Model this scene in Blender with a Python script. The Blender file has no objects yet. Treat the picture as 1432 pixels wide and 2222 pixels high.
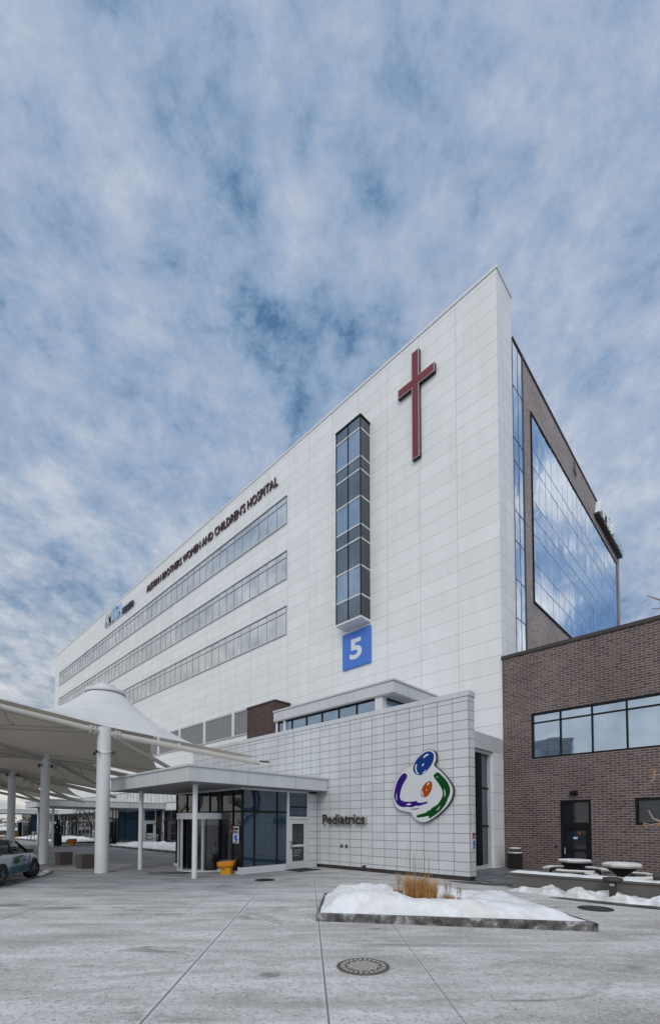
import bpy, math, random
from mathutils import Vector, noise
random.seed(7)
R = math.radians
scn = bpy.context.scene
COL = scn.collection
FW = (-0.6922, 0.7218)      # horizontal viewing direction
RT = (0.7218, 0.6922)

# ------------------------------------------------------------------ node helpers
class NT:
    def __init__(s, tree):
        s.t = tree; s.n = tree.nodes; s.l = tree.links; s.n.clear()
    def new(s, ty, **kw):
        n = s.n.new(ty)
        for k, v in kw.items(): setattr(n, k, v)
        return n
    def put(s, sock, v):
        if isinstance(v, bpy.types.NodeSocket): s.l.new(v, sock)
        elif v is not None:
            if isinstance(v, (tuple, list)) and len(v) == 3 and sock.type == 'RGBA': v = (*v, 1)
            sock.default_value = v
    def m(s, op, a, b=None, c=None, clamp=False):
        n = s.new('ShaderNodeMath', operation=op, use_clamp=clamp)
        s.put(n.inputs[0], a)
        if b is not None: s.put(n.inputs[1], b)
        if c is not None: s.put(n.inputs[2], c)
        return n.outputs[0]
    def mix(s, f, a, b, bt='MIX'):
        n = s.new('ShaderNodeMix', data_type='RGBA', blend_type=bt)
        s.put(n.inputs[0], f); s.put(n.inputs[6], a); s.put(n.inputs[7], b)
        return n.outputs[2]
    def sep(s, v):
        n = s.new('ShaderNodeSeparateXYZ'); s.put(n.inputs[0], v); return n.outputs
    def comb(s, x, y, z=0.0):
        n = s.new('ShaderNodeCombineXYZ')
        for i, v in enumerate((x, y, z)): s.put(n.inputs[i], v)
        return n.outputs[0]
    def noise(s, v, scale, detail=4, rough=.55, dist=0):
        n = s.new('ShaderNodeTexNoise'); s.put(n.inputs['Vector'], v)
        n.inputs['Scale'].default_value = scale; n.inputs['Detail'].default_value = detail
        n.inputs['Roughness'].default_value = rough; n.inputs['Distortion'].default_value = dist
        return n.outputs['Fac']
    def white(s, v):
        n = s.new('ShaderNodeTexWhiteNoise', noise_dimensions='3D'); s.put(n.inputs['Vector'], v); return n.outputs['Value']
    def map(s, v, a, b, c=0., d=1., smooth=False):
        n = s.new('ShaderNodeMapRange', interpolation_type='SMOOTHSTEP' if smooth else 'LINEAR')
        s.put(n.inputs[0], v)
        for i, q in enumerate((a, b, c, d)): s.put(n.inputs[i + 1], q)
        return n.outputs[0]
    def ramp(s, f, stops):
        n = s.new('ShaderNodeValToRGB'); s.put(n.inputs[0], f); e = n.color_ramp.elements
        while len(e) < len(stops): e.new(.5)
        for q, (p, c) in zip(e, stops): q.position = p; q.color = (*c, 1)
        return n.outputs[0]
    def pos(s): return s.new('ShaderNodeNewGeometry').outputs['Position']
    def nrm(s): return s.new('ShaderNodeNewGeometry').outputs['Normal']
    def bump(s, h, st=.3, d=.02):
        n = s.new('ShaderNodeBump'); s.put(n.inputs['Height'], h)
        n.inputs['Strength'].default_value = st; n.inputs['Distance'].default_value = d
        return n.outputs[0]
    def bsdf(s, col, rough=.5, metal=0., spec=.5, normal=None, ior=None, **kw):
        n = s.new('ShaderNodeBsdfPrincipled')
        s.put(n.inputs['Base Color'], col); s.put(n.inputs['Roughness'], rough); s.put(n.inputs['Metallic'], metal)
        n.inputs['Specular IOR Level'].default_value = spec
        if ior: n.inputs['IOR'].default_value = ior
        if normal is not None: s.put(n.inputs['Normal'], normal)
        for k, v in kw.items(): s.put(n.inputs[k], v)
        return n.outputs[0]
    def out(s, sh, ty='ShaderNodeOutputMaterial'):
        o = s.new(ty); s.l.new(sh, o.inputs[0])

def material(name):
    m = bpy.data.materials.new(name); m.use_nodes = True
    return m, NT(m.node_tree)

def plain(name, col, rough=.5, metal=0., spec=.5, var=.12, scale=3., bump=0., bscale=40.):
    m, t = material(name)
    p = t.pos()
    f = t.noise(p, scale, 5, .6)
    c = t.mix(f, tuple(x * (1 - var) for x in col), tuple(min(1, x * (1 + var)) for x in col))
    nm = t.bump(t.noise(p, bscale, 3), bump, .01) if bump else None
    t.out(t.bsdf(c, rough, metal, spec, nm))
    return m

def wall_uv(t):
    x, y, z = t.sep(t.pos()); nx, ny, nz = t.sep(t.nrm())
    side = t.m('GREATER_THAN', t.m('ABSOLUTE', nx), .7)
    u = t.m('ADD', t.m('MULTIPLY', x, t.m('SUBTRACT', 1., side)), t.m('MULTIPLY', y, side))
    return u, z, side

def panel(name, col, su, sz, ou, oz, gw, gcol, rough=.35, var=.05, gdark=1., spec=.4, dirt=.12, oy=0.):
    """cladding panels with open joints"""
    m, t = material(name)
    u, z, side = wall_uv(t)
    off = t.m('ADD', ou, t.m('MULTIPLY', side, oy - ou))
    cu = t.m('DIVIDE', t.m('SUBTRACT', u, off), su); cz = t.m('DIVIDE', t.m('SUBTRACT', z, oz), sz)
    fu = t.m('ABSOLUTE', t.m('SUBTRACT', t.m('FRACT', t.m('ADD', cu, .5)), .5))
    fz = t.m('ABSOLUTE', t.m('SUBTRACT', t.m('FRACT', t.m('ADD', cz, .5)), .5))
    du = t.m('MULTIPLY', fu, su); dz = t.m('MULTIPLY', fz, sz)
    d = t.m('MINIMUM', du, dz)
    g = t.map(d, gw * .5, gw * .5 + .004, gdark, 0.)
    cell = t.comb(t.m('FLOOR', cu), t.m('FLOOR', cz), side)
    w = t.white(cell)
    dn = t.noise(t.comb(t.m('MULTIPLY', u, 1.2), t.m('MULTIPLY', z, .25), side), 1.1, 6, .6)
    dr = t.noise(t.comb(t.m('MULTIPLY', u, 5.), t.m('MULTIPLY', z, .12), side), 1., 5, .7)
    k = t.m('MULTIPLY', t.m('MULTIPLY', t.m('ADD', 1 - var, t.m('MULTIPLY', w, 2 * var)), t.map(dn, .3, .7, 1 - dirt, 1.0)), t.map(dr, .52, .72, 1., 1 - dirt * .7))
    c = t.mix(1., col, t.comb(k, k, k), 'MULTIPLY')
    c = t.mix(g, c, gcol)
    nb = t.bump(t.m('SUBTRACT', 1., g), .25, .01)
    t.out(t.bsdf(c, rough, 0, spec, nb))
    return m

def brick_mat(name, c1, c2, mort, scale=1.):
    m, t = material(name)
    u, z, side = wall_uv(t)
    b = t.new('ShaderNodeTexBrick', offset=.5, offset_frequency=2)
    t.put(b.inputs['Vector'], t.comb(u, z, 0.)); b.inputs['Scale'].default_value = 1
    b.inputs['Brick Width'].default_value = .305 * scale; b.inputs['Row Height'].default_value = .1016 * scale
    b.inputs['Mortar Size'].default_value = .0125 * scale; b.inputs['Mortar Smooth'].default_value = .15
    b.inputs['Color1'].default_value = (*c1, 1); b.inputs['Color2'].default_value = (*c2, 1); b.inputs['Mortar'].default_value = (*mort, 1)
    b.inputs['Bias'].default_value = -.1
    cell = t.comb(t.m('FLOOR', t.m('DIVIDE', u, .1525)), t.m('FLOOR', t.m('DIVIDE', z, .1016)), 0.)
    tint = t.ramp(t.white(cell), [(0, (.62, .6, .6)), (.4, (.95, .95, .95)), (.75, (1.05, .98, .95)), (1, (.85, .95, 1.1))])
    big = t.map(t.noise(t.comb(u, z, 3.), .5, 5), .3, .7, .82, 1.12)
    c = t.mix(1., b.outputs['Color'], tint, 'MULTIPLY')
    c = t.mix(1., c, t.comb(big, big, big), 'MULTIPLY')
    c = t.mix(b.outputs['Fac'], c, t.mix(1., mort, t.comb(big, big, big), 'MULTIPLY'))
    nb = t.bump(t.m('SUBTRACT', 1., b.outputs['Fac']), .5, .012)
    t.out(t.bsdf(c, .85, 0, .25, nb))
    return m

def glass_mat(name, col, refl=1.6, rough=.015, tint=(1, 1, 1), wav=.012, metal=0.):
    """dark room behind a reflecting pane"""
    m, t = material(name)
    p = t.pos()
    f = t.noise(p, .7, 3)
    c = t.mix(f, tuple(x * .6 for x in col), tuple(x * 1.3 for x in col))
    nb = t.bump(t.noise(p, .9, 1), wav, .3)
    t.out(t.bsdf(c, rough, metal, .5, nb, refl))
    return m

M = {}
M['tower_panel'] = panel('white tower cladding', (.755, .775, .795), 2.23, .825, -8.7, 29.0, .026, (.30, .32, .34), .34, .03, .55, oy=20.59 + .62, spec=.25, dirt=.075)
M['sign_panel'] = panel('grey white wall cladding', (.59, .61, .64), .62, .335, -7.37, 6.35, .022, (.12, .125, .135), .33, .045, .8, oy=14.53)
M['fascia'] = panel('pale metal fascia', (.55, .575, .60), 2.45, 30., -14.28, -5., .015, (.22, .23, .24), .4, .03, .9, dirt=.1, oy=7.68)
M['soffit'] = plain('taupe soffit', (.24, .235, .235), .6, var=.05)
M['white'] = plain('white painted metal', (.66, .675, .69), .4, var=.05)
M['alu'] = plain('brushed aluminium frame', (.58, .60, .62), .4, .2, var=.06)
M['dark'] = plain('black bronze frame', (.010, .010, .012), .5, spec=.15, var=.3)
M['brick'] = brick_mat('brown wing brick', (.158, .113, .108), (.088, .066, .066), (.295, .25, .245))
M['brick_far'] = brick_mat('rust grey tower brick', (.36, .31, .30), (.29, .25, .245), (.38, .34, .33))
M['brick_box'] = brick_mat('dark stair brick', (.10, .065, .058), (.062, .044, .042), (.11, .085, .08))
M['coping'] = plain('dark brown coping metal', (.035, .028, .028), .45)
M['curtain'] = glass_mat('mirror curtain wall glass', (.82, .87, .93), 1.5, .015, wav=.02, metal=1.)
M['ribbon'] = glass_mat('ribbon window glass', (.66, .70, .75), 1.5, .04, wav=.03, metal=.95)
M['bay'] = glass_mat('blue bay glass', (.27, .37, .50), 1.5, .03, wav=.05, metal=.85)
M['bay_dark'] = glass_mat('slate spandrel glass', (.15, .19, .24), 1.5, .05, wav=.04, metal=.8)
M['baysmoke'] = glass_mat('navy side glass', (.012, .022, .034), 1.7, .02, wav=.01)
M['lobby'] = glass_mat('blue lobby glass', (.016, .040, .070), 1.75, .012, wav=.004)
M['lobbydark'] = glass_mat('dark lobby glass', (.008, .010, .014), 1.8, .012, wav=.006)
M['wingwin'] = glass_mat('wing window glass', (.42, .50, .60), 1.5, .03, wav=.02, metal=.9)
M['wingdark'] = glass_mat('dark wing door glass', (.012, .017, .024), 1.6, .02)
M['louver'] = plain('grey louvre', (.20, .205, .22), .55, var=.1)
M['cross'] = plain('crimson sign face', (.16, .012, .028), .45, var=.08)
M['crossedge'] = plain('silver return trim', (.55, .5, .5), .35, .4)
M['bronze'] = plain('dark bronze letters', (.028, .024, .024), .4, .3)
M['maroon'] = plain('maroon letters', (.055, .02, .022), .4)
M['blue5'] = plain('blue number panel', (.052, .17, .60), .45, var=.06, scale=1.)
M['ink_white'] = plain('white lettering', (.62, .68, .74), .5, var=.03)
M['plate'] = plain('white sign plate', (.56, .58, .61), .4, var=.05)
M['lblue'] = plain('blue paint', (.004, .036, .19), .6, spec=.12)
M['lorange'] = plain('orange paint', (.32, .062, .003), .6, spec=.12)
M['lpurple'] = plain('purple paint', (.028, .006, .16), .6, spec=.12)
M['lgreen'] = plain('green paint', (.001, .058, .008), .6, spec=.12)
M['amita1'] = plain('steel blue letters', (.48, .54, .60), .5)
M['amita2'] = plain('sky blue letters', (.40, .54, .74), .5)
M['health'] = plain('charcoal blue letters', (.02, .035, .055), .5)
M['signbox'] = plain('brown sign raceway', (.02, .013, .012), .5)
M['sidewhite'] = plain('white channel letters', (.78, .82, .86), .5)
M['sideblue'] = plain('light blue channel letters', (.50, .62, .78), .5)
def kerb_mat():
    m, t = material('stained wet kerb'); p = t.pos()
    a = t.noise(p, 3.2, 7, .7, .4); g_ = t.noise(p, 22., 5, .7)
    c = t.ramp(a, [(.36, (.035, .032, .032)), (.47, (.10, .094, .092)), (.55, (.17, .165, .165)), (.62, (.42, .42, .43)), (.72, (.12, .11, .11))])
    c = t.mix(t.map(g_, .52, .66, 0., .6), c, (.05, .045, .043))
    t.out(t.bsdf(c, .75, 0, .3, t.bump(t.m('ADD', a, g_), .8, .02))); return m
M['kerb'] = kerb_mat()
M['terrace'] = plain('terrace wall concrete', (.115, .105, .10), .8, var=.3, scale=2.5, bump=.3)
M['column'] = plain('white column paint', (.60, .62, .635), .45, var=.05, scale=1.2)
M['pipe'] = plain('white pipe paint', (.47, .445, .41), .45, var=.08)
M['bolt'] = plain('dark bolt steel', (.05, .045, .04), .5, .5)
M['planter'] = plain('brown cube planter', (.082, .066, .066), .8, var=.12, scale=8, bump=.3)
M['yellow'] = plain('yellow bin plastic', (.52, .25, .003), .5, var=.1)
M['orange'] = plain('orange lid plastic', (.54, .20, .003), .5, var=.1)
M['black'] = plain('black rubber', (.008, .008, .009), .7, var=.3)
M['ironmid'] = plain('rusty brown iron', (.125, .112, .095), .75, .1, var=.6, scale=14)
M['iron'] = plain('cast iron', (.055, .052, .047), .6, .3, var=.5, scale=25)
M['ironlight'] = plain('worn frosted iron', (.40, .385, .36), .7, var=.3, scale=25)
M['bark'] = plain('bare bark', (.045, .036, .032), .9, var=.4, scale=9, bump=.5)
M['barkpale'] = plain('pale twig bark', (.30, .22, .19), .8, var=.3, scale=20)
M['leaf'] = plain('dry orange leaf', (.40, .17, .03), .7, var=.3)
M['straw'] = plain('dry straw blades', (.46, .25, .085), .8, var=.3, scale=14)
M['strawdark'] = plain('straw base', (.15, .075, .02), .9, var=.4, scale=14)
M['plume'] = plain('pale seed plume', (.38, .30, .21), .9, var=.2)
M['carwhite'] = plain('dusty silver white car paint', (.42, .44, .47), .3, .0, .6, var=.12, scale=2.)
M['carglass'] = glass_mat('car window glass', (.008, .012, .015), 1.55, .02)
M['carblue'] = plain('blue decal', (.05, .115, .19), .4, var=.2)
M['cargreen'] = plain('green decal', (.01, .20, .06), .4)
M['cardblue'] = plain('mid blue decal', (.045, .13, .28), .4)
M['rim'] = plain('grey alloy', (.12, .12, .125), .4, .6)
M['amber'] = plain('amber lamp lens', (.6, .5, .28), .3)
M['bench'] = plain('weathered bench slats', (.27, .27, .28), .8, var=.3)
M['evergreen'] = plain('dark evergreen needles', (.02, .026, .018), .9, var=.5, scale=7)
M['drygrass'] = plain('shrub twigs with dry leaves', (.16, .125, .09), .9, var=.5, scale=9)
M['tabletop'] = plain('grey brown concrete top', (.26, .245, .22), .8, var=.2)
M['bindark'] = plain('dark brown slats', (.022, .017, .016), .6, var=.3)
M['signred'] = plain('red print', (.42, .05, .03), .5)
M['signblue'] = plain('blue print', (.02, .12, .55), .5)
M['paver'] = panel('slate pavers', (.12, .135, .15), .4, .4, 0, 0, .012, (.05, .05, .055), .6, .15, 1.)
M['lightdisc'] = plain('recessed light trim', (.55, .5, .47), .4)

def fabric():
    m, t = material('white tensile fabric')
    p = t.pos(); f = t.noise(p, .8, 4)
    c = t.mix(f, (.70, .72, .745), (.77, .78, .80)); x, y, z = t.sep(p); sm = t.m('ABSOLUTE', t.m('SUBTRACT', t.m('FRACT', t.m('DIVIDE', x, 1.31)), .5)); c = t.mix(t.map(sm, .488, .492, 0., .35), c, (.40, .40, .40)); c = t.mix(t.map(t.noise(t.comb(x, y, 0.), .45, 6, .65), .5, .7, 0., .3), c, (.50, .49, .47))
    c = t.mix(t.new('ShaderNodeNewGeometry').outputs['Backfacing'], t.mix(f, (.50, .47, .42), (.58, .545, .49)), c)  # underside shade painted into the colour: downward faces get a darker beige
    d = t.new('ShaderNodeBsdfDiffuse'); t.put(d.inputs[0], c)
    tr = t.new('ShaderNodeBsdfTranslucent'); t.put(tr.inputs[0], (.58, .50, .40))
    mx = t.new('ShaderNodeMixShader'); mx.inputs[0].default_value = .20
    t.l.new(d.outputs[0], mx.inputs[1]); t.l.new(tr.outputs[0], mx.inputs[2])
    t.out(mx.outputs[0]); return m
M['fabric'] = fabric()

def snow_mat(name, dirty):
    m, t = material(name)
    p = t.pos()
    f = t.noise(p, 2.2, 7, .65); g = t.noise(p, 9., 5, .7)
    c = t.mix(t.map(f, .4, .62), (.80, .82, .86), tuple(x * (1 - dirty) for x in (.74, .73, .71)))
    c = t.mix(t.map(g, .60, .75), c, tuple(x * (1 - dirty * .8) for x in (.60, .59, .58)))
    h = t.m('ADD', t.noise(p, 14., 6, .7), t.m('MULTIPLY', t.noise(p, 60., 3), .4))
    t.out(t.bsdf(c, .75, 0, .25, t.bump(h, .45, .03)))
    return m
M['snow'] = snow_mat('fresh snow', .08)
M['dirtysnow'] = snow_mat('crusted old snow', .33)

def concrete_ground():
    m, t = material('frosted concrete paving')
    p = t.pos(); x, y, z = t.sep(p)
    lat = t.m('ADD', t.m('MULTIPLY', x, RT[0]), t.m('MULTIPLY', y, RT[1]))
    fwd = t.m('ADD', t.m('MULTIPLY', x, FW[0]), t.m('MULTIPLY', y, FW[1]))
    q = t.comb(t.m('MULTIPLY', lat, .45), t.m('MULTIPLY', fwd, 1.5), 0.)
    big = t.noise(p, .22, 5, .6)
    streak = t.noise(q, 1.1, 7, .65, .6)
    fine = t.noise(p, 7., 8, .75)
    grain = t.noise(p, 45., 6, .8)
    frost = t.m('ADD', t.m('MULTIPLY', streak, .62), t.m('MULTIPLY', big, .38))
    c = t.ramp(frost, [(.33, (.22, .205, .19)), (.42, (.38, .36, .34)), (.50, (.53, .515, .50)), (.60, (.70, .695, .69))])
    c = t.mix(t.map(fine, .47, .66, 0., .6), c, (.235, .22, .205))
    c = t.mix(t.map(grain, .46, .66, 0., .75), c, (.68, .68, .69))
    c = t.mix(t.map(grain, .47, .34, 0., .6), c, (.15, .14, .132))
    speck = t.noise(p, 17., 4, .7)
    c = t.mix(t.map(speck, .56, .63, 0., .62), c, (.20, .185, .17))
    c = t.mix(t.map(speck, .43, .36, 0., .45), c, (.72, .72, .735))
    track = t.noise(t.comb(t.m('MULTIPLY', lat, .12), t.m('MULTIPLY', fwd, 3.2), 21.), 1., 4, .6, .3)
    c = t.mix(t.map(track, .57, .66, 0., .4), c, (.70, .705, .72))
    band = t.noise(t.comb(t.m('MULTIPLY', lat, .25), t.m('MULTIPLY', fwd, 1.1), 9.), 1., 5, .6, .5)
    c = t.mix(t.map(band, .55, .66, 0., .55), c, (.30, .28, .255))
    # worn damp patches
    damp = t.noise(t.comb(t.m('MULTIPLY', lat, .8), t.m('MULTIPLY', fwd, 2.2), 4.), .55, 5, .6, .8)
    c = t.mix(t.map(damp, .58, .68, 0., .7), c, (.165, .145, .13))
    # away from the open drive the concrete colour turns darker blue grey
    far_mask = t.map(t.m('ADD', fwd, t.m('MULTIPLY', t.m('SUBTRACT', big, .5), 5.)), 10.0, 17.0, 0., 1., True)
    leftish = t.map(lat, 1.5, -4., 0.25, 1., True)
    k = t.m('MULTIPLY', far_mask, leftish)
    c = t.mix(t.m('MULTIPLY', k, .75), c, t.mix(t.map(streak, .35, .65), (.10, .112, .13), (.27, .285, .31)))
    # joints: (point, direction, half width, from, to)
    def joint(px, py, qx, qy, w, c, dark, edge=0.):
        L = math.hypot(qx - px, qy - py); dx, dy = (qx - px) / L, (qy - py) / L
        ex = t.m('SUBTRACT', x, px); ey = t.m('SUBTRACT', y, py)
        dd = t.m('ABSOLUTE', t.m('SUBTRACT', t.m('MULTIPLY', ex, dy), t.m('MULTIPLY', ey, dx)))
        al = t.m('ADD', t.m('MULTIPLY', ex, dx), t.m('MULTIPLY', ey, dy))
        rng = t.m('MULTIPLY', t.m('GREATER_THAN', al, -.01), t.m('LESS_THAN', al, L))
        wob = t.m('MULTIPLY', t.m('SUBTRACT', fine, .5), w * 1.6)
        dd = t.m('ADD', dd, wob)
        if edge:
            c = t.mix(t.m('MULTIPLY', t.map(dd, w * 4., w * 1.4, 0., edge), rng), c, (.66, .67, .69))
        return t.mix(t.m('MULTIPLY', t.map(dd, w * 1.3, w * .7, 0., dark), rng), c, (.10, .09, .085))
    for a in ((-2.6, .05, -12.85, 10.05, .016, .72, .6), (-2.0, 2.15, -13.75, 13.1, .012, .8, .4),
              (-.6, 2.65, -9.1, 10.9, .010, .6, .25), (-9.0, -.1, -17.6, 7.0, .012, .75, 0.),
              (-9.43, 4.99, -13.4, 8.7, .010, .55, 0.), (-4.6, .2, -9.43, 4.99, .008, .3, .25), (-2.4, 9.45, 3., 8.1, .012, .5, .2),
              (-7.2, -.9, -16., 7.4, .008, .3, .2), (-18.8, 3.0, -6.1, 14.2, .008, .28, 0.), (-15.4, 2., -7.0, 10.2, .007, .3, .15),
              (-12.9, 12.1, -10.2, 14.4, .01, .5, 0.), (-10.9, 12.2, -8.9, 14.3, .01, .4, 0.), (-10.2, 2.6, 2.5, 13.5, .006, .25, .12)):
        c = joint(*a[:5], c, a[5], a[6])
    h = t.m('ADD', t.m('MULTIPLY', fine, .6), t.m('MULTIPLY', grain, .6))
    t.out(t.bsdf(c, .8, 0, .25, t.bump(h, .35, .012)))
    return m
M['ground'] = concrete_ground()

def road_mat():
    m, t = material('wet slushy asphalt')
    p = t.pos()
    f = t.noise(p, .9, 7, .65, .5); g = t.noise(p, 30., 4)
    c = t.ramp(f, [(.34, (.018, .015, .014)), (.50, (.05, .043, .04)), (.56, (.20, .19, .18)), (.70, (.42, .42, .43))])
    c = t.mix(t.map(g, .5, .7, 0., .3), c, (.12, .115, .11))
    t.out(t.bsdf(c, t.map(f, .4, .6, .35, .8), 0, .4, t.bump(g, .3, .01)))
    return m
M['road'] = road_mat()

# ------------------------------------------------------------------ mesh builder
class MB:
    def __init__(s): s.v = []; s.f = []; s.sm = []
    def add(s, vs, fs, smooth=False):
        o = len(s.v); s.v += [tuple(v) for v in vs]
        for f in fs: s.f.append(tuple(i + o for i in f)); s.sm.append(smooth)
        return s
    def box(s, x0, x1, y0, y1, z0, z1):
        vs = [(x, y, z) for z in (z0, z1) for y in (y0, y1) for x in (x0, x1)]
        return s.add(vs, [(0, 2, 3, 1), (4, 5, 7, 6), (0, 1, 5, 4), (2, 6, 7, 3), (0, 4, 6, 2), (1, 3, 7, 5)])
    def bevbox(s, x0, x1, y0, y1, z0, z1, b=.02):
        X = (x0, x0 + b, x1 - b, x1); Y = (y0, y0 + b, y1 - b, y1)
        def ring(x0, x1, y0, y1, b, z): return [(x0 + b, y0, z), (x1 - b, y0, z), (x1, y0 + b, z), (x1, y1 - b, z), (x1 - b, y1, z), (x0 + b, y1, z), (x0, y1 - b, z), (x0, y0 + b, z)]
        rs = [ring(x0 + b, x1 - b, y0 + b, y1 - b, b * .4, z0), ring(x0, x1, y0, y1, b, z0 + b), ring(x0, x1, y0, y1, b, z1 - b), ring(x0 + b, x1 - b, y0 + b, y1 - b, b * .4, z1)]
        return s.loft(rs)
    def loft(s, rings, cap=True, smooth=False, closed=True):
        n = len(rings[0]); vs = [p for r in rings for p in r]; fs = []
        for i in range(len(rings) - 1):
            for j in range(n if closed else n - 1):
                k = (j + 1) % n
                fs.append((i * n + j, i * n + k, (i + 1) * n + k, (i + 1) * n + j))
        s.add(vs, fs, smooth)
        if cap and closed:
            s.add(rings[0], [tuple(reversed(range(n)))]); s.add(rings[-1], [tuple(range(n))])
        return s
    def tube(s, p0, p1, r0, r1=None, n=10, cap=True):
        r1 = r0 if r1 is None else r1
        a, b = Vector(p0), Vector(p1); d = (b - a)
        if d.length < 1e-6: return s
        d.normalize(); h = Vector((0, 0, 1)) if abs(d.z) < .9 else Vector((1, 0, 0))
        u = d.cross(h).normalized(); w = d.cross(u)
        rs = []
        for c, r in ((a, r0), (b, r1)):
            rs.append([tuple(c + (u * math.cos(2 * math.pi * i / n) + w * math.sin(2 * math.pi * i / n)) * r) for i in range(n)])
        return s.loft(rs, cap, True)
    def lathe(s, cx, cy, prof, n=24, smooth=True, cap=True):
        return s.loft([[(cx + r * math.cos(2 * math.pi * i / n), cy + r * math.sin(2 * math.pi * i / n), z) for i in range(n)] for r, z in prof], cap, smooth)
    def prism_y(s, poly, y0, y1):      # poly in x,z, drawn anticlockwise seen from -y
        n = len(poly)
        s.add([(x, y0, z) for x, z in poly] + [(x, y1, z) for x, z in poly],
              [tuple(range(n)), tuple(reversed(range(n, 2 * n)))] + [(i, i + n, (i + 1) % n + n, (i + 1) % n) for i in range(n)])
        return s
    def prism_z(s, poly, z0, z1):
        n = len(poly)
        s.add([(x, y, z0) for x, y in poly] + [(x, y, z1) for x, y in poly],
              [tuple(reversed(range(n))), tuple(range(n, 2 * n))] + [(i, (i + 1) % n, (i + 1) % n + n, i + n) for i in range(n)])
        return s
    def quad(s, a, b, c, d): return s.add([a, b, c, d], [(0, 1, 2, 3)])
    def build(s, name, mat, parent=None, bevel=0., fix=True):
        me = bpy.data.meshes.new(name)
        org = Vector((0, 0, 0))
        if parent is not None and parent.get('_org') is not None: org = Vector(parent['_org'])
        me.from_pydata([tuple(Vector(v) - org) for v in s.v], [], s.f); me.update()
        me.polygons.foreach_set('use_smooth', s.sm)
        if fix:
            import bmesh
            bm = bmesh.new(); bm.from_mesh(me); bmesh.ops.recalc_face_normals(bm, faces=bm.faces); bm.to_mesh(me); bm.free()
        me.materials.append(M[mat] if isinstance(mat, str) else mat)
        o = bpy.data.objects.new(name, me); COL.objects.link(o)
        if parent is not None:
            o.parent = parent
        if bevel:
            b = o.modifiers.new('edge', 'BEVEL'); b.width = bevel; b.segments = 2; b.limit_method = 'ANGLE'
        return o

def tag(o, label, cat, group=None, kind=None):
    o['label'] = label; o['category'] = cat
    if group: o['group'] = group
    if kind: o['kind'] = kind
    return o
def thing(name, loc, label, cat, group=None, rz=0.):
    o = bpy.data.objects.new(name, None); COL.objects.link(o); o.location = loc; o.rotation_euler = (0, 0, rz)
    o.empty_display_size = .2
    tag(o, label, cat, group)
    o['_org'] = tuple(loc) if rz == 0 else (0, 0, 0)
    return o
def struct(name, mb, mat):
    o = mb.build(name, mat); o['kind'] = 'structure'; return o
def copy_tree(o, parent=None):
    c = o.copy(); COL.objects.link(c)
    if parent is not None: c.parent = parent
    for ch in list(o.children): copy_tree(ch, c)
    return c

def text_mesh(txt, width, height, depth, bold=0.):
    """letters in the x (right) z (up) plane, front face at y=0, back at y=depth"""
    cu = bpy.data.curves.new('txt', 'FONT'); cu.body = txt; cu.extrude = .5; cu.offset = bold; cu.resolution_u = 4
    ob = bpy.data.objects.new('txt', cu); COL.objects.link(ob)
    bpy.context.view_layer.update()
    me = bpy.data.meshes.new_from_object(ob.evaluated_get(bpy.context.evaluated_depsgraph_get()))
    vs = [v.co.copy() for v in me.vertices]; fs = [tuple(p.vertices) for p in me.polygons]
    bpy.data.objects.remove(ob); bpy.data.curves.remove(cu); bpy.data.meshes.remove(me)
    x0 = min(v.x for v in vs); x1 = max(v.x for v in vs); y0 = min(v.y for v in vs); y1 = max(v.y for v in vs)
    kx = width / (x1 - x0); ky = height / (y1 - y0)
    return [((v.x - x0) * kx, (.5 - v.z) * depth, (v.y - y0) * ky) for v in vs], fs

def letters(vs, fs, place, mat, parent, name='letter'):
    """every letter becomes a part of its own (strokes that overlap sideways belong together)"""
    par = list(range(len(vs)))
    def find(a):
        while par[a] != a: par[a] = par[par[a]]; a = par[a]
        return a
    for f in fs:
        for k in f[1:]: par[find(k)] = find(f[0])
    g = {}
    for i in range(len(vs)): g.setdefault(find(i), []).append(i)
    iv = sorted(([min(vs[i][0] for i in m_), max(vs[i][0] for i in m_), [r_]] for r_, m_ in g.items()), key=lambda q: q[0])
    out = [iv[0]]
    for q in iv[1:]:
        o_ = min(q[1], out[-1][1]) - q[0]
        if o_ > .5 * min(q[1] - q[0], out[-1][1] - out[-1][0]): out[-1][1] = max(out[-1][1], q[1]); out[-1][2] += q[2]
        else: out.append(q)
    res = []
    for _, _, roots in out:
        ids = [i for r_ in roots for i in g[r_]]; ix = {i: k for k, i in enumerate(ids)}
        b = MB(); b.add(place([vs[i] for i in ids]), [tuple(ix[i] for i in f) for f in fs if f[0] in ix]); res.append(b.build(name, mat, parent, fix=False))
    return res

# ------------------------------------------------------------------ camera, sky, sun
cam = bpy.data.cameras.new('camera'); co = bpy.data.objects.new('camera', cam); COL.objects.link(co); scn.camera = co
YAW, PITCH = .76453, .039108
co.location = (0, 0, 2.0); co.rotation_euler = (math.pi / 2 + PITCH, 0, YAW)
cam.sensor_fit = 'HORIZONTAL'; cam.sensor_width = 36.; cam.lens = 36. * 970.5 / 1432
cam.shift_x = (716 - 723.98) / 1432; cam.shift_y = (1750.62 - 1111) / 1432
cam.clip_start = .1; cam.clip_end = 3000

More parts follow.
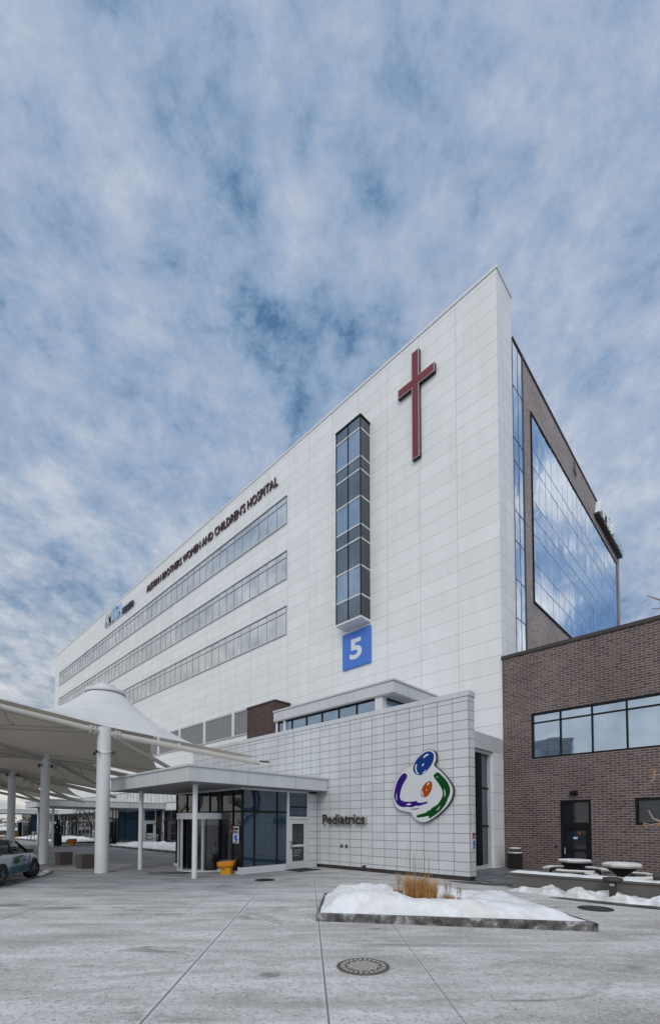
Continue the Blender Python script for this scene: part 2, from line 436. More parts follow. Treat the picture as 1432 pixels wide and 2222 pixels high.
SUN = Vector((.45, -.72, .62)).normalized()  # direction of the added fill light, behind the camera
w = bpy.data.worlds.new('World'); scn.world = w; w.use_nodes = True
t = NT(w.node_tree)
sky = t.new('ShaderNodeTexSky', sky_type='NISHITA', sun_disc=False)
sky.sun_elevation = math.asin(SUN.z); sky.sun_rotation = math.atan2(SUN.x, SUN.y)
bg1 = t.new('ShaderNodeBackground'); t.l.new(sky.outputs[0], bg1.inputs[0]); bg1.inputs[1].default_value = .09
d = t.new('ShaderNodeTexCoord').outputs['Generated']
dx, dy, dz = t.sep(d)
fwd = t.m('ADD', t.m('MULTIPLY', dx, FW[0]), t.m('MULTIPLY', dy, FW[1]))
lat = t.m('ADD', t.m('MULTIPLY', dx, RT[0]), t.m('MULTIPLY', dy, RT[1]))
den = t.m('ADD', t.m('MAXIMUM', dz, 0.), .26)
U = t.m('MULTIPLY', t.m('DIVIDE', lat, den), 1.15)
V0 = t.m('DIVIDE', fwd, den)
V = t.m('MULTIPLY', t.m('POWER', t.m('ADD', t.m('MULTIPLY', V0, V0), .04), .25), 2.0)
wq = t.noise(t.comb(U, V, 5.), 3.0, 3)
Uw = t.m('ADD', U, t.m('MULTIPLY', t.m('SUBTRACT', wq, .5), .10))
big = t.noise(t.comb(U, V, 2.3), 1.5, 3, .5, .1)
mid = t.noise(t.comb(Uw, t.m('MULTIPLY', V, .9), 7.1), 4.8, 11, .64, .08)
fin = t.noise(t.comb(Uw, V, 11.9), 12., 9, .68, .08)
cov = t.m('ADD', t.m('ADD', t.m('MULTIPLY', big, .30), t.m('MULTIPLY', mid, .40)), t.m('MULTIPLY', fin, .32))
cloud = t.ramp(cov, [(.375, (.085, .19, .35)), (.42, (.205, .32, .49)), (.475, (.30, .40, .56)), (.53, (.385, .465, .605)), (.61, (.53, .58, .68))])
hz = t.map(dz, .02, t.map(lat, -.7, .3, .74, .52), 1., 0., True)
grey = t.ramp(t.m('ADD', t.m('MULTIPLY', mid, .6), t.m('MULTIPLY', fin, .4)), [(.39, (.26, .34, .44)), (.46, (.40, .46, .54)), (.515, (.55, .58, .63)), (.58, (.74, .75, .765))])
warm = t.map(lat, .0, -.5, 0., 1., True)
grey = t.mix(t.m('MULTIPLY', warm, t.map(dz, .0, .42, .9, 0., True)), grey, t.mix(t.map(mid, .38, .62), (.47, .475, .475), (.86, .825, .765)))
cloud = t.mix(t.m('MULTIPLY', hz, .95), cloud, grey)
cloud = t.mix(t.m('MULTIPLY', t.map(lat, -.70, -.90, 0., .9, True), t.map(dz, .25, .75, 1., 0., True)), cloud, t.mix(t.map(mid, .4, .6), (.56, .555, .54), (.70, .68, .65)))
# broken cumulus against clear blue to the right of the picture, mirrored in the glass flank
zone = t.m('ADD', t.m('ADD', t.m('MULTIPLY', dx, .302), t.m('MULTIPLY', dy, .830)), t.m('MULTIPLY', dz, .469))
zone = t.map(zone, .930, .968, 0., 1., True)
puff = t.noise(d, 6.0, 7, .52, .35)
cumul = t.ramp(puff, [(.38, (.13, .25, .47)), (.48, (.26, .38, .58)), (.55, (.58, .64, .74)), (.66, (.78, .81, .86))])
cloud = t.mix(zone, cloud, cumul)
sd = t.m('ADD', t.m('MULTIPLY', dx, SUN.x), t.m('ADD', t.m('MULTIPLY', dy, SUN.y), t.m('MULTIPLY', dz, SUN.z)))
glow = t.map(sd, .1, 1., 0., 1., True)  # clouds brightened behind the camera, out of view, to lift the facades
cloud = t.mix(glow, cloud, (.545, .575, .60))
boost = t.m('ADD', 1., t.m('MULTIPLY', glow, .55))
bg2 = t.new('ShaderNodeBackground'); t.l.new(cloud, bg2.inputs[0]); t.l.new(boost, bg2.inputs[1])
mx = t.new('ShaderNodeMixShader'); t.put(mx.inputs[0], t.map(cov, .34, .46, .80, 1.))
t.l.new(bg1.outputs[0], mx.inputs[1]); t.l.new(bg2.outputs[0], mx.inputs[2])
t.out(mx.outputs[0], 'ShaderNodeOutputWorld')

sl = bpy.data.lights.new('fill_sun', 'SUN'); so = bpy.data.objects.new('fill_sun', sl); COL.objects.link(so)
sl.energy = .98; sl.angle = R(26); sl.color = (1, .965, .92)  # added frontal light for brightness; the low sun itself stands ahead left
so.rotation_euler = SUN.to_track_quat('Z', 'Y').to_euler()
scn.view_settings.view_transform = 'Standard'; scn.view_settings.look = 'None'; scn.view_settings.exposure = 0; scn.view_settings.gamma = 1

# ------------------------------------------------------------------ ground, road
g = MB(); g.quad((-700, -700, 0), (700, -700, 0), (700, 700, 0), (-700, 700, 0)); struct('ground', g, 'ground')
edge = [(-12.5, -3.2), (-15.2, .8), (-17.33, 2.9), (-19.0, 3.98), (-20.3, 4.75), (-21.3, 5.25), (-22.3, 5.3), (-60, 5.0), (-120, 2.0)]
g = MB(); g.add([(x, y, .004) for x, y in edge] + [(-120, -60, .004), (-5, -60, .004)], [tuple(range(len(edge) + 2))]); struct('road', g, 'road')
# raised kerb edge between road and paving
k = MB()
for (a, b) in zip(edge[1:6], edge[2:7]):
    n = Vector((b[1] - a[1], a[0] - b[0])).normalized() * .16
    k.prism_z([a, b, (b[0] + n.x, b[1] + n.y), (a[0] + n.x, a[1] + n.y)], 0.002, .03)
struct('road_kerb', k, 'kerb')
g = MB(); g.quad((-8.68, 14.95, .006), (-5.75, 14.0, .006), (-5.75, 20.55, .006), (-8.68, 20.55, .006)); g.quad((-5.75, 14.3, .006), (8, 14.3, .006), (8, 20.55, .006), (-5.75, 20.55, .006)); struct('terrace_paving', g, 'ground_dark' if 'ground_dark' in M else 'kerb')
# far snow field past the end of the hospital
g = MB(); g.quad((-400, -60, .008), (-92, -60, .008), (-92, 200, .008), (-400, 200, .008)); struct('snow_field_ground', g, 'snow')

def blob_sheet(name, cx, cy, rx, ry, ang, mat, z=.004, n=36, amp=.25):
    mb = MB(); c, s = math.cos(ang), math.sin(ang); ring = []
    for i in range(n):
        a = 2 * math.pi * i / n; q = 1 + amp * noise.noise(Vector((math.cos(a) * 1.5 + cx, math.sin(a) * 1.5 + cy, 3)))
        ex, ey = rx * q * math.cos(a), ry * q * math.sin(a)
        ring.append((cx + ex * c - ey * s, cy + ex * s + ey * c, z))
    mb.add(ring, [tuple(range(n))]); return struct(name, mb, mat)
wet = plain('wet dark concrete', (.035, .036, .04), .5, var=.4, scale=4.); M['wet'] = wet
blob_sheet('wet_ground_patch', -17.5, 8.55, .95, .45, .76, 'wet', .005)
blob_sheet('wet_ground_patch', -2.6, 12.95, 1.6, .22, .0, 'wet', .005)
blob_sheet('wet_ground_patch', -1.0, 13.05, 1.5, .25, .0, 'wet', .006)
blob_sheet('wet_ground_patch', -7.0, 14.2, 1.1, .22, .05, 'wet', .005)

# ------------------------------------------------------------------ hospital tower
YT, XR, XL, ZT = 20.59, -8.7, -82.7, 29.26
def ribbon(parent, x0, x1, z0, z1, step, y=YT, transom=.42, glass='ribbon', frame='alu', lbl=None):
    gm = MB(); n = round((x1 - x0) / step); st = (x1 - x0) / n
    rnd = random.Random(int(z0 * 10))
    for i in range(n):
        a, b = x0 + i * st, x0 + (i + 1) * st
        for lo, hi in ((z0, z1 - transom), (z1 - transom, z1)):
            j = [rnd.uniform(-.006, .006) for _ in range(4)]
            gm.quad((a, y - .035 + j[0], lo), (b, y - .035 + j[1], lo), (b, y - .035 + j[2], hi), (a, y - .035 + j[3], hi))
    o = gm.build('ribbon_window', glass, parent, fix=False)
    fm = MB()
    for i in range(n + 1): fm.box(x0 + i * st - .018, x0 + i * st + .018, y - .052, y - .02, z0, z1)
    fm.box(x0 - .06, x1 + .06, y - .085, y - .02, z1 - .001, z1 + .07)
    d_ = fm.build('mullion', 'mull' , parent); d_.parent = o
    hm = MB(); hm.box(x0, x1, y - .09, y - .03, z1 - transom - .03, z1 - transom + .03); hm.box(x0 - .06, x1 + .06, y - .10, y - .02, z0 - .07, z0)
    d2 = hm.build('rail', frame, parent); d2.parent = o
    if lbl: o['label'] = lbl
    return o
M['mulldark'] = plain('graphite mullion', (.06, .066, .075), .5, spec=.3)
M['mull'] = plain('slate mullion', (.24, .25, .265), .5)
tower = thing('hospital_tower', (-45, 30, 0), 'tall white panelled hospital block with ribbon windows and mirrored glass flank', 'hospital')
b = MB(); b.box(XL, XR, YT, 22.32, 0, ZT); b.build('wall', 'tower_panel', tower)
b = MB(); b.box(XL - .04, XR + .05, YT - .05, 22.37, ZT + .003, ZT + .16); b.build('parapet_cap', 'white', tower, .02)
for z0 in (24.0, 19.87, 15.77): ribbon(tower, -80.3, -24.48, z0, z0 + 1.95, 1.117)
ribbon(tower, -74, -29.2, 9.16, 11.05, .56, glass='louver', transom=.02)
for x in (-31.05, -35.55, -40.1, -44.6):
    b = MB(); b.box(x - .16, x + .16, YT - .12, YT - .005, 9.1, 11.1); b.build('window_pier', 'white', tower)
ribbon(tower, -76, -24.5, 4.2, 5.5, .9, transom=.05)
ribbon(tower, -43.2, -21.0, .3, 3.3, 1.5, glass='lobbydark', frame='dark')
# brown brick body behind with its mirrored flank
b = MB()
b.box(XL, XR - .002, 22.33, 46.07, 0, 27.1)
b.build('side_wall', 'brick_far', tower)
b = MB(); b.box(XL, XR + .06, 22.38, 46.13, 27.103, 27.22); b.build('roof_edge', 'coping', tower)
ZH = [14.15, 15.4, 16.35, 17.96, 18.9, 19.84, 21.81, 22.8, 24.75]
cw = MB(); rnd = random.Random(5)
n = 19; st = (44.8 - 24.87) / n
for i in range(n):
    for lo, hi in zip(ZH[:-1], ZH[1:]):
        a, c = 24.87 + i * st, 24.87 + (i + 1) * st; j = [rnd.uniform(-.006, .006) for _ in range(4)]
        cw.quad((XR + .03 + j[0], a, lo), (XR + .03 + j[1], c, lo), (XR + .03 + j[2], c, hi), (XR + .03 + j[3], a, hi))
cwo = cw.build('curtain_wall', 'curtain', tower, fix=False)
fm = MB()
for i in range(n + 1): fm.box(XR + .005, XR + .040, 24.87 + i * st - .008, 24.87 + i * st + .008, ZH[0], ZH[-1])
for z in ZH[1:-1]: fm.box(XR + .006, XR + .041, 24.87, 44.8, z - .011, z + .011)
f2 = fm.build('mullion', 'cwm', tower) if 'cwm' in M else None
if f2 is None:
    M['cwm'] = plain('thin steel blue mullion', (.30, .37, .46), .4); f2 = fm.build('mullion', 'cwm', tower)
f2.parent = cwo
fm = MB(); fm.box(XR, XR + .07, 24.77, 44.9, 24.752, 24.85); fm.box(XR, XR + .07, 24.77, 44.9, 14.05, 14.148); fm.box(XR, XR + .07, 24.77, 24.865, 14.15, 24.75); fm.box(XR, XR + .07, 44.805, 44.9, 14.15, 24.75)
f3 = fm.build('frame', 'dark', tower); f3.parent = cwo
# slot of glass between white return and brick pier
sg = MB(); zs = [9.0, 10.4, 12.4, 14.4, 16.4, 18.0, 20.6, 21.85, 24.6, 26.9]
for a, c in ((22.36, 22.98), (22.98, 23.58)):
    for lo, hi in zip(zs[:-1], zs[1:]):
        j = [rnd.uniform(-.004, .004) for _ in range(4)]
        sg.quad((XR + .03 + j[0], a, lo), (XR + .03 + j[1], c, lo), (XR + .03 + j[2], c, hi), (XR + .03 + j[3], a, hi))
sgo = sg.build('glass_slot', 'curtain', tower, fix=False)
fm = MB(); fm.box(XR + .002, XR + .045, 22.965, 22.995, 9, 26.9); fm.box(XR, XR + .07, 23.58, 23.66, 9, 27.05)
for z in zs[1:-1]: fm.box(XR + .004, XR + .044, 22.36, 23.58, z - .014, z + .014)
f4 = fm.build('mullion', 'mulldark', tower); f4.parent = sgo
# projecting bay
bx0, bx1, by, bz0, bz1 = -18.68, -16.70, 19.72, 14.25, 26.42
bzs = [bz0, 15.55, 17.3, 18.95, 19.8, 21.5, 23.15, 23.95, 25.68, bz1]
gm = MB()
for k_, (lo, hi) in enumerate(zip(bzs[:-1], bzs[1:])):
    for a, c in ((bx0, (bx0 + bx1) / 2), ((bx0 + bx1) / 2, bx1)):
        j = [rnd.uniform(-.008, .008) for _ in range(4)]
        gm.quad((a, by + j[0], lo), (c, by + j[1], lo), (c, by + j[2], hi), (a, by + j[3], hi))
bay = gm.build('bay_window', 'bay', tower, fix=False)
bay.data.materials.append(M['bay_dark'])
for k_, f_ in enumerate(bay.data.polygons): f_.material_index = 0 if k_ // 2 in (1, 4, 7) else 1
for (xa, ya, yb) in ((bx1, by, YT), (bx0, YT, by)):
    b = MB()
    for lo, hi in zip(bzs[:-1], bzs[1:]): b.quad((xa, ya, lo), (xa, yb, lo), (xa, yb, hi), (xa, ya, hi))
    q = b.build('side_glass', 'baysmoke', tower, fix=False); q.parent = bay
for z in bzs[1:-1]:
    fm = MB(); fm.box(bx0 - .02, bx1 + .02, by - .03, YT - .01, z - .05, z + .05); q = fm.build('rail', 'alu', tower); q.parent = bay
fm = MB()
for x in (bx0, (bx0 + bx1) / 2, bx1): fm.box(x - .027, x + .027, by - .035, by + .02, bz0, bz1)
fm.box(bx0 - .05, bx1 + .05, by - .05, YT - .01, bz1, bz1 + .1)
q = fm.build('mullion', 'dark', tower); q.parent = bay
fm = MB(); fm.loft([[(bx0 - .03, by - .04, bz0 + .0), (bx1 + .03, by - .04, bz0), (bx1 + .03, YT - .01, bz0), (bx0 - .03, YT - .01, bz0)], [(bx0 - .03, by - .04, bz0 - .10), (bx1 + .03, by - .04, bz0 - .10), (bx1 + .03, YT - .01, bz0 - .14), (bx0 - .03, YT - .01, bz0 - .14)]])
q = fm.build('soffit', 'white', tower); q.parent = bay
# loose bracket on the brick flank
tube = MB(); tube.tube((XR + .06, 32.75, 26.75), (XR + .14, 32.85, 25.7), .03, .03, 6); tube.tube((XR + .14, 32.85, 25.7), (XR + .1, 32.3, 26.0), .03, .03, 6); tube.build('bracket', 'bolt', tower)

# ------------------------------------------------------------------ signs on the tower
cr = thing('cross_sign', (-13.27, YT - .2, 25), 'large crimson cross with silver edge high on the white tower', 'cross')
def cross_poly(g_): 
    xl, xr, zt, zb = -13.52 + g_, -13.03 - g_, 28.36 - g_, 22.2 + g_
    al, ar, at, ab = -14.45 + g_, -12.06 - g_, 26.84 - g_, 26.33 + g_
    return [(xl, zb), (xr, zb), (xr, ab), (ar, ab), (ar, at), (xr, at), (xr, zt), (xl, zt), (xl, at), (al, at), (al, ab), (xl, ab)]
b = MB(); b.prism_y(cross_poly(0), YT - .20, YT - .02); b.build('return_edge', 'bronze', cr)
b = MB(); b.prism_y(cross_poly(.012), YT - .225, YT - .203); b.build('trim', 'crossedge', cr)
b = MB(); b.prism_y(cross_poly(.05), YT - .24, YT - .228); b.build('face', 'cross', cr)
fv = thing('number_sign', (-17.7, YT - .1, 12.7), 'square blue sign with white number 5 below the glass bay', 'sign')
b = MB(); b.box(-18.86, -16.6, YT - .12, YT - .02, 11.64, 13.9); b.build('panel', 'blue5', fv, .01)
vs, fs = text_mesh('5', .98, 1.28, .012, .032); b = MB(); b.add([(x - 18.24, y + YT - .135, z + 12.13) for x, y, z in vs], fs); b.build('numeral', 'ink_white', fv, fix=False)
hl = thing('lettering_sign', (-36.8, YT - .1, 27.3), 'maroon raised letters spelling the hospital name along the tower parapet', 'lettering')
word_x = -48.08
vs, fs = text_mesh("ALEXIAN BROTHERS WOMEN AND CHILDREN'S HOSPITAL", 22.6, .74, .10, -.004)
letters(vs, fs, lambda V_: [(x - 48.08, y + YT - .13, z + 27.34) for x, y, z in V_], 'maroon', hl)
am = thing('health_system_sign', (-56, YT - .1, 27.2), 'blue and charcoal health system lettering at the far end of the parapet', 'lettering')
vs, fs = text_mesh('AM', 2.5, 1.55, .22, .01); letters(vs, fs, lambda V_: [(x - 60.25, y + YT - .26, z + 27.22) for x, y, z in V_], 'amita1', am)
vs, fs = text_mesh('ITA', 2.95, 1.55, .22, .01); letters(vs, fs, lambda V_: [(x - 57.65, y + YT - .26, z + 27.22) for x, y, z in V_], 'amita2', am)
vs, fs = text_mesh('HEALTH', 2.9, .65, .18, .02); letters(vs, fs, lambda V_: [(x - 54.4, y + YT - .26, z + 27.08) for x, y, z in V_], 'health', am)
b = MB(); b.box(-60.2, -51.5, YT - .06, YT - .02, 27.1, 27.2); b.build('raceway', 'alu', am)
sa = thing('rooftop_sign', (XR + .2, 41.5, 25.4), 'white and blue channel letters on a brown raceway over the mirrored wall', 'sign')
def on_side(vs, y0, z0, xf): return [(xf - y, y0 + x, z0 + z) for x, y, z in vs]
vs, fs = text_mesh('AMITA', 4.9, 1.15, .38, .03); letters(vs, fs, lambda V_: on_side(V_, 37.85, 25.78, XR + .42), 'sidewhite', sa)
vs, fs = text_mesh('HEALTH', 2.7, .8, .38, .03); letters(vs, fs, lambda V_: on_side(V_, 42.95, 25.78, XR + .42), 'sideblue', sa)
b = MB(); b.box(XR + .02, XR + .36, 37.8, 45.7, 25.60, 25.77); b.build('raceway', 'signbox', sa)

# ------------------------------------------------------------------ low pediatric wall with its signs
YP = 14.53
pw = thing('cladding_wall', (-14, YP, 0), 'low grey panelled entrance wall carrying the family emblem', 'wall')
b = MB(); b.box(-26.5, -7.36, YP, YP + .42, .16, 6.52); b.build('panelling', 'sign_panel', pw)
b = MB(); b.box(-26.5, -7.33, YP - .03, YP + .45, 6.523, 6.72); b.build('wall_cap', 'capm' if 'capm' in M else 'fascia', pw, .01)
b = MB(); b.box(-26.5, -7.40, YP + .03, YP + .40, 0.0, .158); b.build('base_course', 'coping', pw)
for x in (-13.43, -13.15):
    b = MB(); b.box(x - .055, x + .055, YP - .035, YP - .002, .95, 1.09); b.build('outlet_cover', 'iron', pw)
b = MB(); b.tube((-12.11, YP, .22), (-12.11, YP - .16, .22), .05, .05, 8); b.tube((-12.11, YP - .15, .24), (-12.11, YP - .17, .14), .035, .03, 8); b.build('hose_tap', 'iron', pw)
# building behind the wall, under the pavilion
bl = thing('entrance_block', (-14, 17, 0), 'flat roofed block behind the entrance wall', 'building')
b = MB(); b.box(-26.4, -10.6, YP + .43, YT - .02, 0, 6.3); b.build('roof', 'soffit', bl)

LG = {"plate":[[-9.609,4.239],[-9.511,4.447],[-9.336,4.631],[-9.086,4.746],[-8.842,4.771],[-8.678,4.704],[-8.585,4.537],[-8.587,4.328],[-8.698,4.156],[-8.479,4.001],[-8.25,3.776],[-8.059,3.533],[-7.93,3.327],[-7.896,3.124],[-7.972,2.875],[-8.137,2.64],[-8.364,2.441],[-8.584,2.278],[-8.807,2.15],[-9.034,2.041],[-9.28,2.052],[-9.467,2.127],[-9.625,2.29],[-9.704,2.426],[-9.915,2.457],[-10.212,2.518],[-10.414,2.633],[-10.533,2.861],[-10.565,3.143],[-10.529,3.422],[-10.407,3.723],[-10.202,3.987],[-9.934,4.186],[-9.771,4.221]],
"head":[[-9.578,4.155],[-9.512,4.339],[-9.352,4.512],[-9.133,4.65],[-8.948,4.709],[-8.768,4.675],[-8.664,4.546],[-8.681,4.364],[-8.772,4.189],[-8.925,4.018],[-9.109,3.874],[-9.296,3.822],[-9.484,3.89],[-9.579,4.019]],
"child":[[-9.255,3.137],[-9.207,3.321],[-9.082,3.5],[-8.929,3.583],[-8.793,3.574],[-8.744,3.453],[-8.766,3.297],[-8.843,3.144],[-8.964,3.018],[-9.118,2.977],[-9.225,3.029]],
"arm1":[[-9.969,3.982],[-9.871,3.906],[-9.855,3.795],[-10.005,3.613],[-10.139,3.372],[-10.191,3.181],[-10.209,3.016],[-10.11,2.888],[-9.912,2.853],[-9.652,2.844],[-9.414,2.876],[-9.424,2.81],[-9.212,2.789],[-8.921,2.846],[-8.997,2.796],[-8.921,2.775],[-9.151,2.721],[-9.368,2.666],[-9.463,2.696],[-9.59,2.64],[-9.751,2.63],[-9.848,2.66],[-10.045,2.638],[-10.278,2.713],[-10.413,2.857],[-10.487,3.055],[-10.461,3.306],[-10.374,3.581],[-10.237,3.795],[-10.102,3.924]],
"arm1b":[[-9.784,2.563],[-9.527,2.579],[-9.275,2.597],[-9.401,2.555],[-9.559,2.537]],
"arm2":[[-8.509,3.905],[-8.365,3.765],[-8.223,3.626],[-8.083,3.438],[-8.015,3.231],[-8.037,3.055],[-8.131,2.881],[-8.204,2.706],[-8.378,2.506],[-8.583,2.355],[-8.852,2.202],[-8.912,2.216],[-8.905,2.287],[-9.002,2.288],[-9.155,2.245],[-9.278,2.254],[-9.404,2.207],[-9.372,2.247],[-9.466,2.261],[-9.434,2.328],[-9.215,2.378],[-9.0,2.419],[-9.031,2.446],[-8.789,2.541],[-8.818,2.573],[-8.551,2.69],[-8.403,2.866],[-8.33,3.017],[-8.328,3.196],[-8.427,3.382],[-8.571,3.572],[-8.702,3.738],[-8.687,3.815]],
"hi":[[[-9.135,4.476],[-9.072,4.576],[-8.919,4.613],[-8.874,4.568],[-9.011,4.517],[-9.089,4.458]],[[-9.498,4.175],[-9.449,4.278],[-9.402,4.261],[-9.444,4.089],[-9.389,3.95],[-9.295,3.875],[-9.389,3.877],[-9.489,4.012]],[[-9.206,4.17],[-9.136,4.276],[-9.087,4.258],[-9.137,4.164]],[[-9.202,3.881],[-9.093,3.966],[-9.001,4.038],[-9.041,3.948],[-9.14,3.882]],[[-8.991,3.442],[-8.945,3.518],[-8.875,3.54],[-8.875,3.487],[-8.945,3.426]],[[-9.233,3.163],[-9.183,3.254],[-9.158,3.212],[-9.147,3.092],[-9.087,3.01],[-9.163,3.027]],[[-9.029,3.238],[-8.998,3.297],[-8.971,3.277],[-8.993,3.231]],[[-8.269,3.296],[-8.227,3.191],[-8.215,3.012],[-8.253,2.962],[-8.257,3.116]],[[-8.611,2.485],[-8.493,2.586],[-8.42,2.666],[-8.47,2.559],[-8.553,2.497]],[[-8.584,3.76],[-8.511,3.698],[-8.494,3.658],[-8.563,3.715]],[[-10.395,2.967],[-10.335,3.299],[-10.35,3.049],[-10.338,2.882]],[[-9.945,2.745],[-9.749,2.793],[-9.653,2.75],[-9.782,2.713]]]}
def smooth_poly(P, it=1):
    for _ in range(it):
        Q = []
        for i in range(len(P)):
            a, c = P[i], P[(i + 1) % len(P)]
            Q += [(a[0] * .75 + c[0] * .25, a[1] * .75 + c[1] * .25), (a[0] * .25 + c[0] * .75, a[1] * .25 + c[1] * .75)]
        P = Q
    return P
def flat(P, y, name, mat, par):
    mb = MB(); n = len(P); mb.add([(x, y, z) for x, z in P], [tuple(range(n))]); return mb.build(name, mat, par, fix=False)
em = thing('emblem_sign', (-9.2, YP - .1, 3.2), 'white cut out emblem of a figure cradling a child in blue purple green orange', 'sign')
pl = smooth_poly(LG['plate'], 2)
b = MB(); b.prism_y(pl, YP - .147, YP - .012); b.build('return_edge', 'bronze', em)
pin = smooth_poly([(x + (-9.2 - x) * .012, z + (3.4 - z) * .012) for x, z in LG['plate']], 2)
b = MB(); b.prism_y(pin, YP - .156, YP - .148); b.build('plate', 'plate', em)
flat(smooth_poly(LG['head'], 2), YP - .159, 'head', 'lblue', em); flat(smooth_poly(LG['child'], 2), YP - .159, 'child_head', 'lorange', em)
flat(smooth_poly(LG['arm1']), YP - .159, 'arm', 'lpurple', em); flat(smooth_poly(LG['arm1b']), YP - .159, 'brush_stroke', 'lpurple', em)
flat(smooth_poly(LG['arm2']), YP - .159, 'arm', 'lgreen', em)
for P in LG['hi']: flat(smooth_poly(P), YP - .162, 'highlight', 'plate', em)
pd = thing('pediatrics_sign', (-13.2, YP - .1, 2), 'dark raised letters reading Pediatrics on the panelled wall', 'lettering')
vs, fs = text_mesh('Pediatrics', 2.5, .45, .12, .022); letters(vs, fs, lambda V_: [(x - 14.47, y + YP - .17, z + 1.98) for x, y, z in V_], 'crossedge', pd)
vs, fs = text_mesh('Pediatrics', 2.5, .45, .01, .014); b = MB(); b.add([(x - 14.47, y + YP - .185, z + 1.98) for x, y, z in vs], fs); b.build('letter_face', 'bronze', pd, fix=False)
def notice(x0, x1, z0, z1, y=None, x=None, y0=None, y1=None, label=''):
    """small two part notice: no smoking above, access symbol below"""
    if y is not None:
        t_ = thing('notice_sign', ((x0 + x1) / 2, y, z0), label, 'sign')
        def bx(a, c, e, f, k, nm, m): MB().box(x0 + (x1 - x0) * a, x0 + (x1 - x0) * c, y - .02 - k, y - .001 - k, z0 + (z1 - z0) * e, z0 + (z1 - z0) * f).build(nm, m, t_)
    else:
        t_ = thing('notice_sign', (x, (y0 + y1) / 2, z0), label, 'sign')
        def bx(a, c, e, f, k, nm, m): MB().box(x + .001 + k, x + .02 + k, y0 + (y1 - y0) * a, y0 + (y1 - y0) * c, z0 + (z1 - z0) * e, z0 + (z1 - z0) * f).build(nm, m, t_)
    bx(0, 1, .62, 1, 0, 'upper_plate', 'plate'); bx(0, 1, 0, .58, 0, 'lower_plate', 'plate')
    bx(.08, .38, .74, .94, .022, 'red_symbol', 'signred'); bx(.5, .92, .78, .92, .022, 'black_print', 'bronze'); bx(.1, .9, .65, .70, .022, 'black_print', 'bronze')
    bx(.32, .74, .22, .48, .022, 'access_symbol', 'signblue'); bx(.5, .85, .14, .24, .022, 'access_symbol', 'signblue'); bx(.2, .8, .05, .09, .022, 'black_print', 'bronze')
notice(None, None, 1.12, 1.72, x=-7.36, y0=14.62, y1=14.86, label='small no smoking and access notice on the end of the panelled wall')

# roof pavilion above the wall
M['capm'] = plain('pale cap metal', (.50, .52, .54), .4)
pv = thing('roof_pavilion', (-16, 18, 6.3), 'white roof pavilion with strip windows rising behind the panelled wall', 'building')
b = MB(); b.box(-20.5, -11.9, 16.3, YT - .03, 7.98, 8.50); b.build('fascia', 'fascia', pv)
b = MB(); b.box(-20.55, -11.85, 16.25, YT - .02, 8.503, 8.60); b.build('roof_edge', 'capm', pv, .01)
b = MB(); b.box(-20.45, -11.95, 16.35, YT - .05, 7.94, 7.977); b.build('soffit', 'white', pv)
for (x0, x1) in ((-20.45, -20.3), (-19.75, -19.6), (-13.05, -12.62)):
    b = MB(); b.box(x0, x1, 16.42, 16.75, 6.302, 7.935); b.build('wall_pier', 'white', pv)
b = MB(); b.box(-20.45, -12.65, 16.5, 20.5, 6.302, 6.72); b.build('wall', 'white', pv)
gm = MB()
gx0 = -20.3; gw = (13.05 - 20.3) / -6
for i in range(6):
    a, c = gx0 + i * gw, gx0 + (i + 1) * gw; gm.quad((a, 16.52, 6.72), (c, 16.52 + rnd.uniform(-.01, .01), 6.72), (c, 16.52, 7.938), (a, 16.52, 7.938))
gm.quad((-12.66, 16.75, 6.72), (-12.66, 20.4, 6.72), (-12.66, 20.4, 7.938), (-12.66, 16.75, 7.938))
wo = gm.build('strip_window', 'bay', pv, fix=False)
fm = MB()
for i in range(7): fm.box(gx0 + i * gw - .025, gx0 + i * gw + .025, 16.47, 16.54, 6.72, 7.86)
fm.box(-20.3, -13.05, 16.46, 16.54, 7.86, 7.938); fm.box(-12.68, -12.63, 16.75, 20.4, 7.86, 7.938); q = fm.build('mullion', 'dark', pv); q.parent = wo
bb = thing('brick_stair_box', (-25.6, 19.9, 0), 'small dark brick box between the louvres and the white pavilion', 'building')
b = MB(); b.box(-27.25, -24.0, 19.2, YT - .03, 0, 10.45); b.build('wall', 'brick_box', bb)
b = MB(); b.box(-27.3, -23.95, 19.15, YT - .02, 10.453, 10.57); b.build('coping', 'coping', bb)

# link doorway between the panelled wall and the brick wing
lk = thing('side_entrance', (-8.8, 18, 0), 'narrow glazed side entrance under a white beam beside the brick wing', 'entrance')
b = MB(); b.box(-10.5, -8.71, 14.96, 20.54, 5.25, 5.95); b.build('beam', 'fascia', lk)
for bxx in ((-9.4, -8.71, 19.55, 20.5), (-9.3, -8.72, 14.96, 15.9)):
    b = MB(); b.box(*bxx, 0, 5.245); b.build('column', 'tower_panel', lk)
gm = MB()
for a, c in ((15.9, 18.6), (18.6, 19.5)):
    for lo, hi in ((.18, 1.9), (1.9, 3.6), (3.6, 5.2)): gm.quad((-9.0, a, lo), (-9.0, c, lo), (-9.0, c, hi), (-9.0, a, hi))
wo = gm.build('glazing', 'lobby', lk, fix=False)
fm = MB(); fm.box(-9.04, -8.93, 18.3, 18.75, .18, 5.2)
for z in (1.9, 3.6): fm.box(-9.03, -8.95, 15.9, 19.5, z - .04, z + .04)
q = fm.build('mullion', 'dark', lk); q.parent = wo
b = MB(); b.box(-9.1, -8.9, 15.9, 19.55, 0, .18); b.box(-9.06, -8.86, 19.46, 19.55, .18, 5.2); b.box(-9.05, -8.85, 15.9, 19.55, 5.12, 5.249); b.build('frame', 'alu', lk)
b = MB(); b.quad((-9.0, 14.95, .01), (-5.9, 14.95, .01), (-5.9, 20.5, .01), (-9.0, 20.5, .01))
po = b.build('terrace_path', 'paver'); po['kind'] = 'structure'
